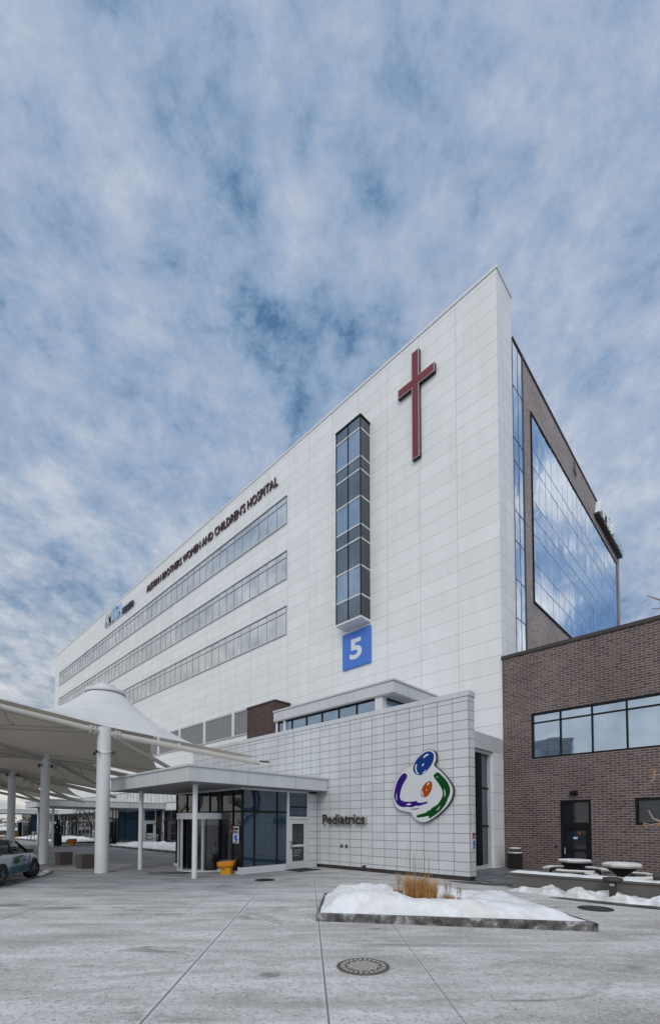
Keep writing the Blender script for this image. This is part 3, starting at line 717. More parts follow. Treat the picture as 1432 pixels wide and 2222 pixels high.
def fix_paver():
    m = M['paver']; t = NT(m.node_tree)
    x, y, z = t.sep(t.pos())
    fx = t.m('FRACT', t.m('DIVIDE', x, .9)); fy = t.m('FRACT', t.m('DIVIDE', y, .45))
    g_ = t.m('MAXIMUM', t.m('LESS_THAN', fx, .03), t.m('LESS_THAN', fy, .06))
    w_ = t.white(t.comb(t.m('FLOOR', t.m('DIVIDE', x, .9)), t.m('FLOOR', t.m('DIVIDE', y, .45)), 0.))
    c = t.mix(w_, (.10, .115, .13), (.19, .205, .225)); c = t.mix(t.map(t.noise(t.pos(), 2.5, 6), .5, .65, 0, .5), c, (.35, .37, .4))
    t.out(t.bsdf(t.mix(g_, c, (.04, .042, .045)), .6))
fix_paver()

# ------------------------------------------------------------------ brick wing
YB = 20.55
wg = thing('brick_wing', (-2, 24, 0), 'two storey dark brown brick wing with long blue window', 'building')
b = MB()
X0, X1, ZB = -8.69, 12., 9.75
wz0, wz1, wx0, wx1 = 4.9, 6.95, -7.4, 4.2       # long upper window
dx0, dx1, dz1 = -6.26, -5.08, 3.0               # door
vx0, vx1, vz0, vz1 = -3.55, -.6, 1.95, 3.0      # lower window
xs = sorted({X0, wx0, dx0, dx1, vx0, vx1, wx1, X1}); zz = sorted({0, dz1 - 1e-3, vz0, vz1, wz0, wz1, ZB})
for xa, xb in zip(xs[:-1], xs[1:]):
    for za, zb in zip(zz[:-1], zz[1:]):
        xm, zm = (xa + xb) / 2, (za + zb) / 2
        if wx0 < xm < wx1 and wz0 < zm < wz1: continue
        if dx0 < xm < dx1 and zm < dz1: continue
        if vx0 < xm < vx1 and vz0 < zm < vz1: continue
        b.quad((xa, YB, za), (xb, YB, za), (xb, YB, zb), (xa, YB, zb))
def reveal(x0, x1, z0, z1, d=.14):
    b.quad((x0, YB, z0), (x0, YB, z1), (x0, YB + d, z1), (x0, YB + d, z0)); b.quad((x1, YB, z1), (x1, YB, z0), (x1, YB + d, z0), (x1, YB + d, z1))
    b.quad((x0, YB, z1), (x1, YB, z1), (x1, YB + d, z1), (x0, YB + d, z1)); b.quad((x1, YB, z0), (x0, YB, z0), (x0, YB + d, z0), (x1, YB + d, z0))
reveal(wx0, wx1, wz0, wz1); reveal(dx0, dx1, 0, dz1); reveal(vx0, vx1, vz0, vz1)
b.quad((X0, YB, 0), (X0, YB, ZB), (X0, 34, ZB), (X0, 34, 0)); b.quad((X1, YB, 0), (X1, 34, 0), (X1, 34, ZB), (X1, YB, ZB)); b.quad((X0, YB, ZB), (X1, YB, ZB), (X1, 34, ZB), (X0, 34, ZB)); b.quad((X0, 34, 0), (X0, 34, ZB), (X1, 34, ZB), (X1, 34, 0))
b.build('wall', 'brick', wg, fix=False)
b = MB(); b.box(X0 - .03, X1, YB - .06, 34.05, ZB + .003, ZB + .15); b.build('coping', 'coping', wg)
def win(x0, x1, z0, z1, muls, trans, glass, fw=.075):
    gm = MB(); y = YB + .1
    ms = [x0] + muls + [x1]; ts = [z0] + trans + [z1]
    for a, c in zip(ms[:-1], ms[1:]):
        for lo, hi in zip(ts[:-1], ts[1:]):
            j = [rnd.uniform(-.007, .007) for _ in range(4)]
            gm.quad((a, y + j[0], lo), (c, y + j[1], lo), (c, y + j[2], hi), (a, y + j[3], hi))
    o = gm.build('window', glass, wg, fix=False)
    fm = MB(); f = fw; fm.box(x0, x1, YB + .02, y + .03, z0, z0 + f); fm.box(x0, x1, YB + .02, y + .03, z1 - f, z1); fm.box(x0, x0 + f, YB + .018, y + .03, z0 + f, z1 - f); fm.box(x1 - f, x1, YB + .018, y + .03, z0 + f, z1 - f)
    for m_ in muls: fm.box(m_ - .03, m_ + .03, YB + .04, y + .03, z0 + f, z1 - f)
    for t_ in trans: fm.box(x0 + f, x1 - f, YB + .042, y + .03, t_ - .028, t_ + .028)
    q = fm.build('frame', 'dark', wg); q.parent = o
    return o
win(wx0, wx1, wz0, wz1, [-6.2 + 1.22 * i for i in range(8)], [6.52], 'wingwin')['label'] = 'long blue reflecting window'
win(vx0, vx1, vz0, vz1, [], [], 'wingdark', .1)
b = MB(); f = .1
b.box(dx0, dx0 + f, YB + .02, YB + .13, 0, dz1); b.box(dx1 - f, dx1, YB + .02, YB + .13, 0, dz1); b.box(dx0 + f, dx1 - f, YB + .021, YB + .13, dz1 - f, dz1); b.box(dx0 + f, dx1 - f, YB + .021, YB + .13, 1.82, 2.05)
q = b.build('door_frame', 'dark', wg)
b = MB(); b.quad((dx0 + f, YB + .1, 2.05), (dx1 - f, YB + .1, 2.05), (dx1 - f, YB + .1, dz1 - f), (dx0 + f, YB + .1, dz1 - f)); q2 = b.build('transom_glass', 'wingdark', wg, fix=False)
b = MB(); l0, l1 = dx0 + f, dx1 - f
b.box(l0, l0 + .12, YB + .05, YB + .1, 0, 1.82); b.box(l1 - .12, l1, YB + .05, YB + .1, 0, 1.82); b.box(l0 + .12, l1 - .12, YB + .051, YB + .1, 0, .18); b.box(l0 + .12, l1 - .12, YB + .051, YB + .1, 1.72, 1.82); b.box(l0 + .12, l1 - .12, YB + .051, YB + .1, .84, .94)
dr = b.build('door', 'dark', wg)
b = MB(); b.quad((l0 + .12, YB + .08, .18), (l1 - .12, YB + .08, .18), (l1 - .12, YB + .08, 1.72), (l0 + .12, YB + .08, 1.72)); q = b.build('pane', 'wingdark', wg, fix=False); q.parent = dr
b = MB(); b.tube((l0 + .06, YB - .01, .72), (l0 + .06, YB - .01, .98), .016, .016, 8); b.tube((l0 + .06, YB + .05, .75), (l0 + .06, YB - .01, .75), .014, .014, 6); b.tube((l0 + .06, YB + .05, .95), (l0 + .06, YB - .01, .95), .014, .014, 6); q = b.build('handle', 'alu', wg); q.parent = dr
b = MB(); b.box(-5.58, -5.50, YB + .06, YB + .075, 1.55, 1.68); q = b.build('sticker', 'lorange', wg); q.parent = dr
b = MB(); b.box(-5.78, -5.62, YB + .06, YB + .075, 1.36, 1.45); q = b.build('sticker', 'sideblue', wg); q.parent = dr
b = MB(); b.box(-6.47, -6.41, YB - .05, YB - .002, .98, 1.08); b.build('card_reader', 'dark', wg)
lm = thing('wall_lamp', (-5.68, YB, 3.2), 'small black cylinder lamp above the brick wing door', 'lamp')
b = MB(); b.tube((-5.68, YB - .3, 3.3), (-5.68, YB - .02, 3.3), .07, .07, 14); b.build('lamp_body', 'dark', lm)
b = MB(); b.box(-5.82, -5.54, YB - .2, YB - .05, 3.22, 3.38); b.build('lamp_shade', 'dark', lm, .02)

# ------------------------------------------------------------------ entrance lobby with canopy (three along the drive)
def lobby(front=7.68, back=YP - .04, ret='sign_panel'):
    L = thing('entrance_lobby', (-17.5, 11, 0), 'nearest glass entrance lobby with a flat white canopy beside the panelled wall', 'entrance', 'glass entrance lobbies along the drive')
    b = MB(); b.box(-21.48, -14.28, front, back, 3.49, 4.0); b.build('canopy_fascia', 'fascia', L)
    b = MB(); b.box(-21.53, -14.23, front - .05, back, 4.003, 4.09); b.build('canopy_edge', 'capm', L, .01)
    b = MB()
    nx, ny = 26, 24; vs = []; fs = []
    for j in range(ny + 1):
        for i in range(nx + 1):
            u, v = i / nx, j / ny; x = -21.45 + 7.14 * u; y = front + .04 + (back - front - .1) * v
            e = min(u, 1 - u, v, 1 - v) * 8
            vs.append((x, y, 4.08 + min(1, e) * (.09 + .08 * noise.noise(Vector((x, y, 0)) * .7))))
    for j in range(ny):
        for i in range(nx): fs.append((j * (nx + 1) + i, j * (nx + 1) + i + 1, (j + 1) * (nx + 1) + i + 1, (j + 1) * (nx + 1) + i))
    b.add(vs, fs, True); b.build('roof_snow', 'snow', L)
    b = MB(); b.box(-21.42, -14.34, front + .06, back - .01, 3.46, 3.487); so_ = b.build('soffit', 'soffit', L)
    for x, y in ((-16, 8.8), (-19.3, 8.8), (-14.7, 10.2), (-14.7, 12.2), (-14.7, 13.6), (-17.6, 9.0)):
        b = MB(); b.lathe(x, y, [(.09, 3.45), (.08, 3.458)], 12); q = b.build('recessed_light', 'lightdisc', L); q.parent = so_
    for x in (-15.13, -19.85):
        b = MB(); b.tube((x, front + .7, 0), (x, front + .7, 3.458), .095, .095, 20); b.build('post', 'column', L)
    # glass walls
    gm = MB(); gx = -15.0
    ys = [10.37, 10.96, 11.55, 12.14, 12.66]
    for a, c in zip(ys[:-1], ys[1:]):
        for lo, hi in ((.28, 2.5), (2.5, 3.38)):
            j = [rnd.uniform(-.002, .002) for _ in range(4)]
            gm.quad((gx + j[0], a, lo), (gx + j[1], c, lo), (gx + j[2], c, hi), (gx + j[3], a, hi))
    gm.quad((gx, 12.8, 2.33), (gx, 13.85, 2.33), (gx, 13.85, 3.38), (gx, 12.8, 3.38))
    wo = gm.build('side_glazing', 'lobby', L, fix=False)
    fm = MB()
    for y in ys[1:2] + ys[3:4]: fm.box(gx - .03, gx + .03, y - .03, y + .03, .28, 3.38)
    fm.box(gx - .04, gx + .035, 10.33, 10.42, .28, 3.38); fm.box(gx - .03, gx + .028, 10.42, 12.66, 2.46, 2.54); fm.box(gx - .03, gx + .028, 12.8, 13.85, 2.72, 2.78)
    q = fm.build('mullion', 'dark', L); q.parent = wo
    # front glazing left and right of the drum
    gm = MB()
    xs_ = [-15.02, -15.6, -16.45]
    for a, c in zip(xs_[1:], xs_[:-1]):
        for lo, hi in ((.12, 2.5), (2.5, 3.38)): gm.quad((a, 10.35, lo), (c, 10.35, lo), (c, 10.35, hi), (a, 10.35, hi))
    for a, c in ((-20.4, -19.4), (-19.4, -18.4), (-18.4, -17.4), (-17.4, -16.45)):
        gm.quad((a, 10.35, 2.5), (c, 10.35, 2.5), (c, 10.35 + rnd.uniform(-.01, .01), 3.38), (a, 10.35, 3.38))
    gm.quad((-20.4, 10.35, .12), (-19.2, 10.35, .12), (-19.2, 10.35, 2.5), (-20.4, 10.35, 2.5))
    gm.quad((-20.4, YP, .12), (-20.4, 10.35, .12), (-20.4, 10.35, 3.38), (-20.4, YP, 3.38))
    wo2 = gm.build('front_glazing', 'lobbydark', L, fix=False)
    fm = MB()
    for x in (-15.6, -16.45, -17.4, -18.4, -19.4, -20.4): fm.box(x - .025, x + .025, 10.31, 10.36, .12 if x in (-15.6, -20.4) else 2.5, 3.38)
    fm.box(-20.4, -15.04, 10.312, 10.36, 2.46, 2.54); fm.box(-15.36, -15.04, 10.313, 10.345, .12, .5)
    q = fm.build('mullion', 'dark', L); q.parent = wo2
    for q_ in ((-15.12, -14.88, 10.24, 12.66, 0, .27), (-16.6, -15.12, 10.24, 10.5, 0, .115), (-20.45, -19.2, 10.24, 10.5, 0, .115)):
        b = MB(); b.box(*q_); b.build('kerb_base', 'fascia', L)
    b = MB(); b.box(-20.42, -15.06, 10.37, YP - .06, 0, .1); b.build('inner_floor', 'dark', L)
    b = MB(); b.box(-20.42, -14.97, 10.28, 10.40, 3.38, 3.458); b.box(-15.06, -14.96, 10.40, YP - .06, 3.38, 3.457); b.build('head_trim', 'alu', L)
    # side door
    b = MB(); b.box(gx - .05, gx + .05, 12.66, 12.79, 0, 3.38); b.box(gx - .05, gx + .05, 13.86, 13.94, 0, 3.38); b.box(gx - .05, gx + .049, 12.79, 13.86, 2.2, 2.32); b.build('door_frame', 'alu', L)
    b = MB(); b.box(-15.1, -14.96, 13.94, YP - .06, 0, 3.455); b.build('return_wall', ret, L)
    b = MB(); y0, y1 = 12.80, 13.85
    b.box(gx - .025, gx + .03, y0, y0 + .17, .02, 2.19); b.box(gx - .025, gx + .03, y1 - .17, y1, .02, 2.19); b.box(gx - .025, gx + .029, y0 + .17, y1 - .17, .02, .34); b.box(gx - .025, gx + .029, y0 + .17, y1 - .17, 2.0, 2.19); b.box(gx - .025, gx + .029, y0 + .17, y1 - .17, .98, 1.08)
    do = b.build('door', 'alu', L)
    b = MB(); b.quad((gx, y0 + .17, .34), (gx, y1 - .17, .34), (gx, y1 - .17, 2.0), (gx, y0 + .17, 2.0)); q = b.build('pane', 'lobbydark', L, fix=False); q.parent = do
    b = MB(); b.tube((gx + .09, y0 + .08, .9), (gx + .09, y0 + .08, 1.25), .018, .018, 8); b.tube((gx, y0 + .08, .93), (gx + .09, y0 + .08, .93), .015, .015, 6); b.tube((gx, y0 + .08, 1.22), (gx + .09, y0 + .08, 1.22), .015, .015, 6); q = b.build('handle', 'rim', L); q.parent = do
    b = MB()
    for i, z in enumerate((.82, .72, .60)): b.box(gx + .003, gx + .006, y0 + .3, y1 - .3 - .08 * i, z - .03, z + .02)
    q = b.build('door_print', 'louver', L); q.parent = do
    # revolving door drum
    cx, cy, r = -17.9, 10.62, 1.34
    dm = MB()
    def arc(a0, a1, z0, z1, rr, n=18):
        ring = [[(cx + rr * math.cos(a0 + (a1 - a0) * i / n), cy + rr * math.sin(a0 + (a1 - a0) * i / n), z) for i in range(n + 1)] for z in (z0, z1)]
        return ring
    hd = MB(); hd.lathe(cx, cy, [(r + .05, 2.2), (r + .05, 2.46)], 48)
    ho = hd.build('revolving_door', 'alu', L)
    gm = MB()
    gm.loft(arc(R(178), R(228), .06, 2.2, r), False, True, False); gm.loft(arc(R(318), R(362), .06, 2.2, r), False, True, False)
    for a in (R(205), R(270), R(335), R(90)):
        gm.quad((cx, cy, .08), (cx + (r - .06) * math.cos(a), cy + (r - .06) * math.sin(a), .08), (cx + (r - .06) * math.cos(a), cy + (r - .06) * math.sin(a), 2.18), (cx, cy, 2.18))
    gm.loft(arc(R(228), R(318), .06, 2.2, r - .45), False, True, False)
    q = gm.build('pane', 'lobbydark', L, fix=False); q.parent = ho
    fm = MB()
    for a in (R(178), R(228), R(272), R(318), R(362)):
        x, y = cx + r * math.cos(a), cy + r * math.sin(a); fm.box(x - .035, x + .035, y - .035, y + .035, 0, 2.2)
    for a in (R(250), R(296)):
        x, y = cx + (r - .42) * math.cos(a), cy + (r - .42) * math.sin(a); fm.box(x - .02, x + .02, y - .02, y + .02, 0, 2.2)
    q = fm.build('post', 'alu', L); q.parent = ho
    bm_ = MB(); bm_.loft(arc(R(178), R(228), 0, .09, r + .03) , False, True, False); bm_.lathe(cx, cy, [(r + .04, .0), (r + .04, .045)], 40); q = bm_.build('sill', 'alu', L); q.parent = ho
    return L
L1 = lobby()
L2 = lobby(front=4.3, ret='lobbydark'); L2.location.x -= 28.7; L2.location.y += 6.0; L2['label'] = 'middle glass entrance lobby seen past the nearest white canopy column'
L3 = copy_tree(L2); L3.location.x -= 33.3; L3.location.y += .2; L3['label'] = 'farthest glass entrance lobby with low white canopy at the drive end'
notice(-15.53, -15.13, 1.22, 1.9, y=10.31, label='white no smoking and access notice on the nearest lobby glass')
def mat_sheet(x0, x1, y0, y1, label):
    b = MB(); b.bevbox(x0, x1, y0, y1, .002, .018, .006); o = b.build('door_mat', 'black'); tag(o, label, 'door mat'); return o
mat_sheet(-14.85, -13.9, 12.45, 13.75, 'black rubber mat before the white side door')

# ------------------------------------------------------------------ tensile canopy
tc = thing('tensile_canopy', (-26, 6.3, 0), 'white fabric cone canopy on thick round columns over the drive', 'canopy')
beams = [[(-19.75, -4, 7.05), (-19.56, 3.17, 6.30), (-19.56, 6.69, 5.88), (-18.45, 13.75, 5.22)],
         [(-26, -4, 6.4), (-26, 3, 5.72), (-26, 6.15, 5.42), (-26, 12.6, 4.5)],
         [(-32.5, -4, 6.1), (-32.4, 3, 5.5), (-32.4, 5.95, 5.2), (-32.6, 12.0, 4.0)],
         [(-39, -4, 6.0), (-38.9, 3, 5.4), (-38.9, 5.9, 5.1), (-39.2, 12.0, 3.9)],
         [(-45.5, -4, 5.9), (-45.4, 3, 5.3), (-45.4, 5.9, 5.0), (-45.8, 12.0, 3.8)]]
def along(P, u):
    L_ = [(Vector(b_) - Vector(a_)).length for a_, b_ in zip(P[:-1], P[1:])]; tot = sum(L_); d_ = u * tot
    for i, l in enumerate(L_):
        if d_ <= l or i == len(L_) - 1: return Vector(P[i]).lerp(Vector(P[i + 1]), d_ / l)
        d_ -= l
colr = [.265, .205, .205, .205, .205]
for (P, r) in zip(beams[:4], colr):
    x, y, z = P[2]
    b = MB(); b.tube((x, y, 0), (x, y, z + .10), r, r * .97, 28); b.lathe(x, y, [(r * 1.0, 4.85), (r * 1.07, 4.87), (r * 1.07, 4.97), (r, 4.99)], 28); co_ = b.build('column', 'column', tc)
    b = MB()
    for a in range(4):
        an = a * math.pi / 2 + .6; ux, uy = math.cos(an), math.sin(an)
        b.tube((x + ux * r * .9, y + uy * r * .9, 4.92), (x + ux * (r + .18), y + uy * (r + .18), 4.92), .025, .025, 8); b.tube((x + ux * (r + .18), y + uy * (r + .18), 4.86), (x + ux * (r + .18), y + uy * (r + .18), 4.98), .05, .05, 8)
    q = b.build('fitting', 'bolt', tc); q.parent = co_
for P in beams[:4]:
    x, y, z = P[2]
    for a, c in ((1, 0), (2, 1), (2, 3)):
        p, q_ = Vector(P[a]), Vector(P[c]); p = p - Vector((0, 0, .12)); q_ = q_ - Vector((0, 0, .12))
        b = MB(); b.tube(p, q_, .135, .12, 16); bo = b.build('edge_beam', 'pipe', tc)
        if a == 2:
            d_ = (q_ - p).normalized(); b = MB()
            for o_ in (.42, .55):
                s_ = p + d_ * o_; b.tube(s_ - d_ * .03, s_ + d_ * .03, .19, .19, 14)
            for an in range(6):
                s_ = p + d_ * .48; h_ = d_.cross(Vector((0, 0, 1))).normalized(); w_ = h_.cross(d_)
                e_ = s_ + (h_ * math.cos(an * 1.05) + w_ * math.sin(an * 1.05)) * .17; b.tube(e_ - d_ * .13, e_ + d_ * .13, .028, .028, 6)
            q = b.build('flange', 'pipe', tc); q.parent = bo
# diagonals across each bay, light struts and membrane
rings = [(-22.6, 7.75, 8.30), (-29.1, 7.4, 7.7), (-35.6, 7.2, 7.4), (-42.0, 7.1, 7.3)]
for i, (rx, ry, rzz) in enumerate(rings):
    A, B = beams[i], beams[i + 1]; a = Vector(A[2]) - Vector((0, 0, .05)); c = Vector(B[2]) - Vector((0, 0, .05))
    rear = (along(A, 1) + along(B, 1)) / 2 + Vector((0, -2.0, -.1)); front = (along(A, .32) + along(B, .32)) / 2 + Vector((0, 0, -.35))
    for s_, e_ in ((a, rear), (a, front), (c, rear), (c, front)):
        b = MB(); b.tube(s_, e_, .105, .095, 12); bo = b.build('diagonal_beam', 'pipe', tc)
        m_ = s_.lerp(e_, .55); b = MB(); b.tube(m_, m_ + Vector((.25, -.3, .55)), .03, .03, 8); b.tube(m_ + Vector((.1, -.08, .12)), m_ + Vector((-.1, .08, .12)), .06, .06, 8); q = b.build('strut', 'pipe', tc); q.parent = bo
    for f_ in (.25, .45, .62, .82):
        p = along(A, f_); q_ = p.lerp(Vector((rx, ry, rzz - 1.6)), .33); b = MB(); b.tube(p - Vector((0, 0, .15)), q_ - Vector((0, 0, .1)), .035, .035, 8); b.build('strut', 'pipe', tc)
    mast = MB(); mast.tube((rx, ry, rzz - 2.6), (rx, ry, rzz - .1), .09, .09, 12); mast.build('flying_mast', 'pipe', tc)
    nu, nv = 40, 60; vs = []; fs = []
    for jv in range(nv + 1):
        v = jv / nv
        for iu in range(nu + 1):
            u = iu / nu; arch = 4 * u * (1 - u)
            ve = v * (1 - .17 * arch * v * v)
            p = along(A, ve).lerp(along(B, ve), u); z = p.z + .17 + .03 * arch
            r_ = math.hypot(p.x - rx, p.y - ry); f_ = max(0., 1 - max(0., r_ - .72) / 5.2) ** 2.15; f_ *= min(1., 2.4 * arch) ** .8
            z = z + (rzz - z) * f_
            vs.append((p.x, p.y, z))
    for jv in range(nv):
        for iu in range(nu):
            k_ = jv * (nu + 1) + iu; fs.append((k_, k_ + 1, k_ + nu + 2, k_ + nu + 1))
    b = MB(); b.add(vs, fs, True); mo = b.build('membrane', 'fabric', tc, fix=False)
    b = MB(); b.lathe(rx, ry, [(.74, rzz - .12), (.86, rzz - .10), (.88, rzz + .06), (.80, rzz + .10), (.45, rzz + .20), (.42, rzz + .34), (.1, rzz + .40)], 32); b.build('ring_cap', 'column', tc)
    b = MB(); b.lathe(rx, ry, [(.83, rzz - .135), (.875, rzz - .11)], 32, cap=False); b.build('ring_shadow_band', 'bolt', tc)  # dark band added to draw the shade under the ring cap
b = MB()
tip = Vector(beams[0][3]); 
for k_ in range(4): b.tube(tip + Vector((.02 * k_, .12 + .12 * k_, -.02 + .0 * k_)), tip + Vector((.02 * k_, .18 + .12 * k_, -.02)), .05, .05, 8)
b.tube(tip, tip + Vector((.1, .6, -.03)), .025, .025, 6); b.build('turnbuckle', 'bolt', tc)

# ------------------------------------------------------------------ planters, bins, car
def planter(x, y, s, h, rz, label):
    t_ = thing('cube_planter', (x, y, 0), label, 'planter', 'brown cube planters by the canopy columns', rz)
    a = s / 2 * .9; c = s / 2
    b = MB(); b.loft([[(-a, -a, 0), (a, -a, 0), (a, a, 0), (-a, a, 0)], [(-c, -c, h), (c, -c, h), (c, c, h), (-c, c, h)], [(-c + .06, -c + .06, h), (c - .06, -c + .06, h), (c - .06, c - .06, h), (-c + .06, c - .06, h)], [(-c + .07, -c + .07, h - .1), (c - .07, -c + .07, h - .1), (c - .07, c - .07, h - .1), (-c + .07, c - .07, h - .1)]])
    b.build('tub', 'planter', t_, .012)
    b = MB(); n_ = 10; vs = []; fs = []
    for j in range(n_ + 1):
        for i in range(n_ + 1):
            u, v = -c + .08 + (2 * c - .16) * i / n_, -c + .08 + (2 * c - .16) * j / n_; vs.append((u, v, h - .07 + .03 * noise.noise(Vector((u * 4 + x, v * 4, 0)))))
    for j in range(n_):
        for i in range(n_): k_ = j * (n_ + 1) + i; fs.append((k_, k_ + 1, k_ + n_ + 2, k_ + n_ + 1))
    b.add(vs, fs, True); b.build('soil', 'wet', t_)
planter(-22.05, 6.85, .62, .62, .12, 'nearer brown cube planter beside the thick white column')
planter(-24.85, 6.75, .60, .60, .12, 'farther brown cube planter left of its pair')

def salt_bin(x, y, rz, label, s=1.):
    t_ = thing('salt_bin', (x, y, 0), label, 'salt bin', 'yellow salt bins at the entrances', rz); t_.scale = (s, s, s)
    b = MB(); r0 = [(-.24, -.2), (.24, -.2), (.24, .2), (-.24, .2)]
    def ring(k_, z): return [(px * k_, py * k_, z) for px, py in ((-.2, -.24), (.2, -.24), (.26, -.18), (.26, .18), (.2, .24), (-.2, .24), (-.26, .18), (-.26, -.18))]
    b.loft([ring(.94, 0), ring(1.0, .34)]); b.build('tub', 'yellow', t_, .015)
    b = MB(); b.loft([ring(1.05, .30), [(px * 1.42, py * 1.3, .36 + .05 * (px > 0)) for px, py, _ in ring(1, 0)], [(px * 1.5, py * 1.34, .54 + .05 * (px > 0)) for px, py, _ in ring(1, 0)], [(px * 1.3, py * 1.1, .57 + .05 * (px > 0)) for px, py, _ in ring(1, 0)]]); b.build('hopper_rim', 'orange', t_, .015)
    b = MB(); b.loft([[(px * 1.28, py * 1.08, .56 + .05 * (px > 0)) for px, py, _ in ring(1, 0)], [(px * 1.1, py * .95, .63 + .04 * (px > 0)) for px, py, _ in ring(1, 0)]]); b.build('lid', 'iron', t_, .02)
    b = MB()
    for k_ in range(3): b.box(-.16 + .05 * k_, -.13 + .05 * k_, -.246, -.238, .22, .28)
    b.build('stencil', 'bronze', t_)
salt_bin(-15.45, 9.95, .75, 'near yellow salt bin with orange rim by the nearest lobby corner', .88)
salt_bin(-46.0, 13.1, .75, 'distant yellow salt bin by the middle lobby revolving door', .95)
salt_bin(-79.5, 15.2, .3, 'tiny farthest yellow salt bin left of the white column', .95)

def car():
    h = math.atan2(.506, -.859)
    F = Vector((-19.79, 4.27)); f = Vector((math.cos(h), math.sin(h))); lf = Vector((-f.y, f.x))
    c = F - f * 1.35 + lf * .78       # wheelbase 2.7, half track .78
    t_ = thing('security_car', (c.x, c.y, 0), 'dusty white security car with blue and green door decals at the kerb', 'car', None, h)
    # body shell stations: x, bottom z, deck z, half width
    S = [(-2.25, .55, .80, .62), (-2.15, .32, 1.02, .80), (-1.8, .28, 1.07, .88), (-1.3, .27, 1.06, .91), (-.6, .24, 1.03, .92), (.2, .24, 1.00, .92), (.9, .24, .985, .915), (1.3, .26, .96, .905), (1.75, .28, .90, .87), (2.05, .30, .82, .79), (2.25, .38, .72, .62)]
    rings = []
    for x, zb, zt, w_ in S:
        rings.append([(x, -w_ * .55, zt), (x, -w_ * .86, zt - .015), (x, -w_ * .96, zt - .10), (x, -w_, (zb + zt) * .5 + .06), (x, -w_ * .985, zb + .16), (x, -w_ * .93, zb), (x, w_ * .93, zb), (x, w_ * .985, zb + .16), (x, w_, (zb + zt) * .5 + .06), (x, w_ * .96, zt - .10), (x, w_ * .86, zt - .015), (x, w_ * .55, zt)])
    b = MB(); b.loft(rings, True, True); bo = b.build('body', 'carwhite', t_)
    sd = bo.modifiers.new('s', 'SUBSURF'); sd.levels = 1; sd.render_levels = 2
    # greenhouse
    G_ = [(-2.0, 1.03, 1.05, .74, .70), (-1.35, 1.04, 1.40, .80, .60), (-.55, 1.02, 1.475, .82, .62), (.1, 1.0, 1.46, .82, .62), (.45, .99, 1.38, .81, .62), (1.2, .96, .97, .78, .74)]
    def gr(k_): return [[(x, -wb, zb - .03), (x, -wt - (wb - wt) * .25, zb + (zt - zb) * .72), (x, -wt * .88, zt), (x, wt * .88, zt), (x, wt + (wb - wt) * .25, zb + (zt - zb) * .72), (x, wb, zb - .03)] for x, zb, zt, wb, wt in G_]
    b = MB(); b.loft(gr(0), True, True); go = b.build('window_glass', 'carglass', t_)
    b = MB(); b.loft([[(x, -wt * .93, z - .04), (x, -wt * .8, z + .014), (x, 0, z + .03), (x, wt * .8, z + .014), (x, wt * .93, z - .04)] for x, z, wt in ((-1.5, 1.345, .6), (-1.3, 1.41, .60), (-.55, 1.48, .62), (.1, 1.465, .62), (.42, 1.39, .62))], False, True, False); b.build('roof', 'carwhite', t_, fix=False)
    b = MB()
    for s_ in (-1, 1):
        for (xa, xb) in ((-.42, -.36), (-1.33, -1.15)): b.tube((xa, s_ * .835, 1.0), (xb, s_ * .645, 1.42), .035, .03, 6)
        b.tube((1.12, s_ * .77, .98), (.43, s_ * .60, 1.39), .03, .03, 6); b.tube((-1.92, s_ * .75, 1.05), (-1.35, s_ * .6, 1.39), .05, .03, 6)
    b.build('pillar', 'black', t_)
    for s_ in (-1, 1):
        b = MB(); b.loft([[(.72 + dx_, s_ * (.98 + dy_), 1.02 + dz_) for dx_, dy_, dz_ in ((-.05 * k_, -.10, -.06 * k_), (-.05 * k_, .10, -.06 * k_), (-.05 * k_, .10, .08 * k_), (-.05 * k_, -.10, .07 * k_))] for k_ in (1, )] + [[(.80, s_ * (.98 + dy_), 1.02 + dz_) for dy_, dz_ in ((-.08, -.04), (.08, -.04), (.07, .05), (-.08, .05))]]); b.build('wing_mirror', 'black', t_, .02)
        b = MB(); b.loft([[(2.0, s_ * .78, .70), (2.0, s_ * .78, .78), (2.0, s_ * .5, .80), (2.0, s_ * .5, .70)], [(2.27, s_ * .60, .66), (2.22, s_ * .62, .74), (2.24, s_ * .45, .75), (2.28, s_ * .45, .66)]]); b.build('headlight', 'amber', t_)
        b = MB(); b.box(-2.27, -2.1, s_ * .78 - .1, s_ * .78 + .02, .72, .92); b.build('tail_light', 'signred', t_)
        for x, st_ in ((1.35, -.38), (-1.35, 0)):
            wt_ = bpy.data.objects.new('wheel', None); COL.objects.link(wt_); wt_.parent = t_; wt_.location = (x, s_ * .80, .335); wt_.rotation_euler = (0, 0, st_)
            b = MB(); pr = [(.20, -.10), (.30, -.11), (.335, -.08), (.335, .08), (.30, .11), (.20, .10)]
            n_ = 28; b.loft([[(r_ * math.cos(2 * math.pi * i / n_), y_, r_ * math.sin(2 * math.pi * i / n_)) for i in range(n_)] for r_, y_ in pr], True, True); b.build('tyre', 'black', wt_)
            b = MB(); ys_ = s_ * .112
            for k_ in range(5):
                a_ = k_ * 2 * math.pi / 5; b.tube((0, ys_, 0), (.2 * math.cos(a_), ys_ * .9, .2 * math.sin(a_)), .035, .03, 6)
            b.tube((0, ys_ * .8, 0), (0, ys_ * 1.1, 0), .06, .05, 10); b.build('rim', 'rim', wt_)
            # dark wheel arch lip
            b = MB(); n_ = 20; R0, R1 = .36, .405; yy = s_ * (.905 if x > 0 else .915)
            b.loft([[(x + r_ * math.cos(math.pi * i / n_ * 1.1 - .15), y_, .335 + r_ * math.sin(math.pi * i / n_ * 1.1 - .15)) for i in range(n_ + 1)] for r_, y_ in ((0.02, yy), (R0, yy), (R1, yy + s_ * .012), (R1, yy - s_ * .1))], False, False, False); b.build('wheel_arch', 'black', t_)
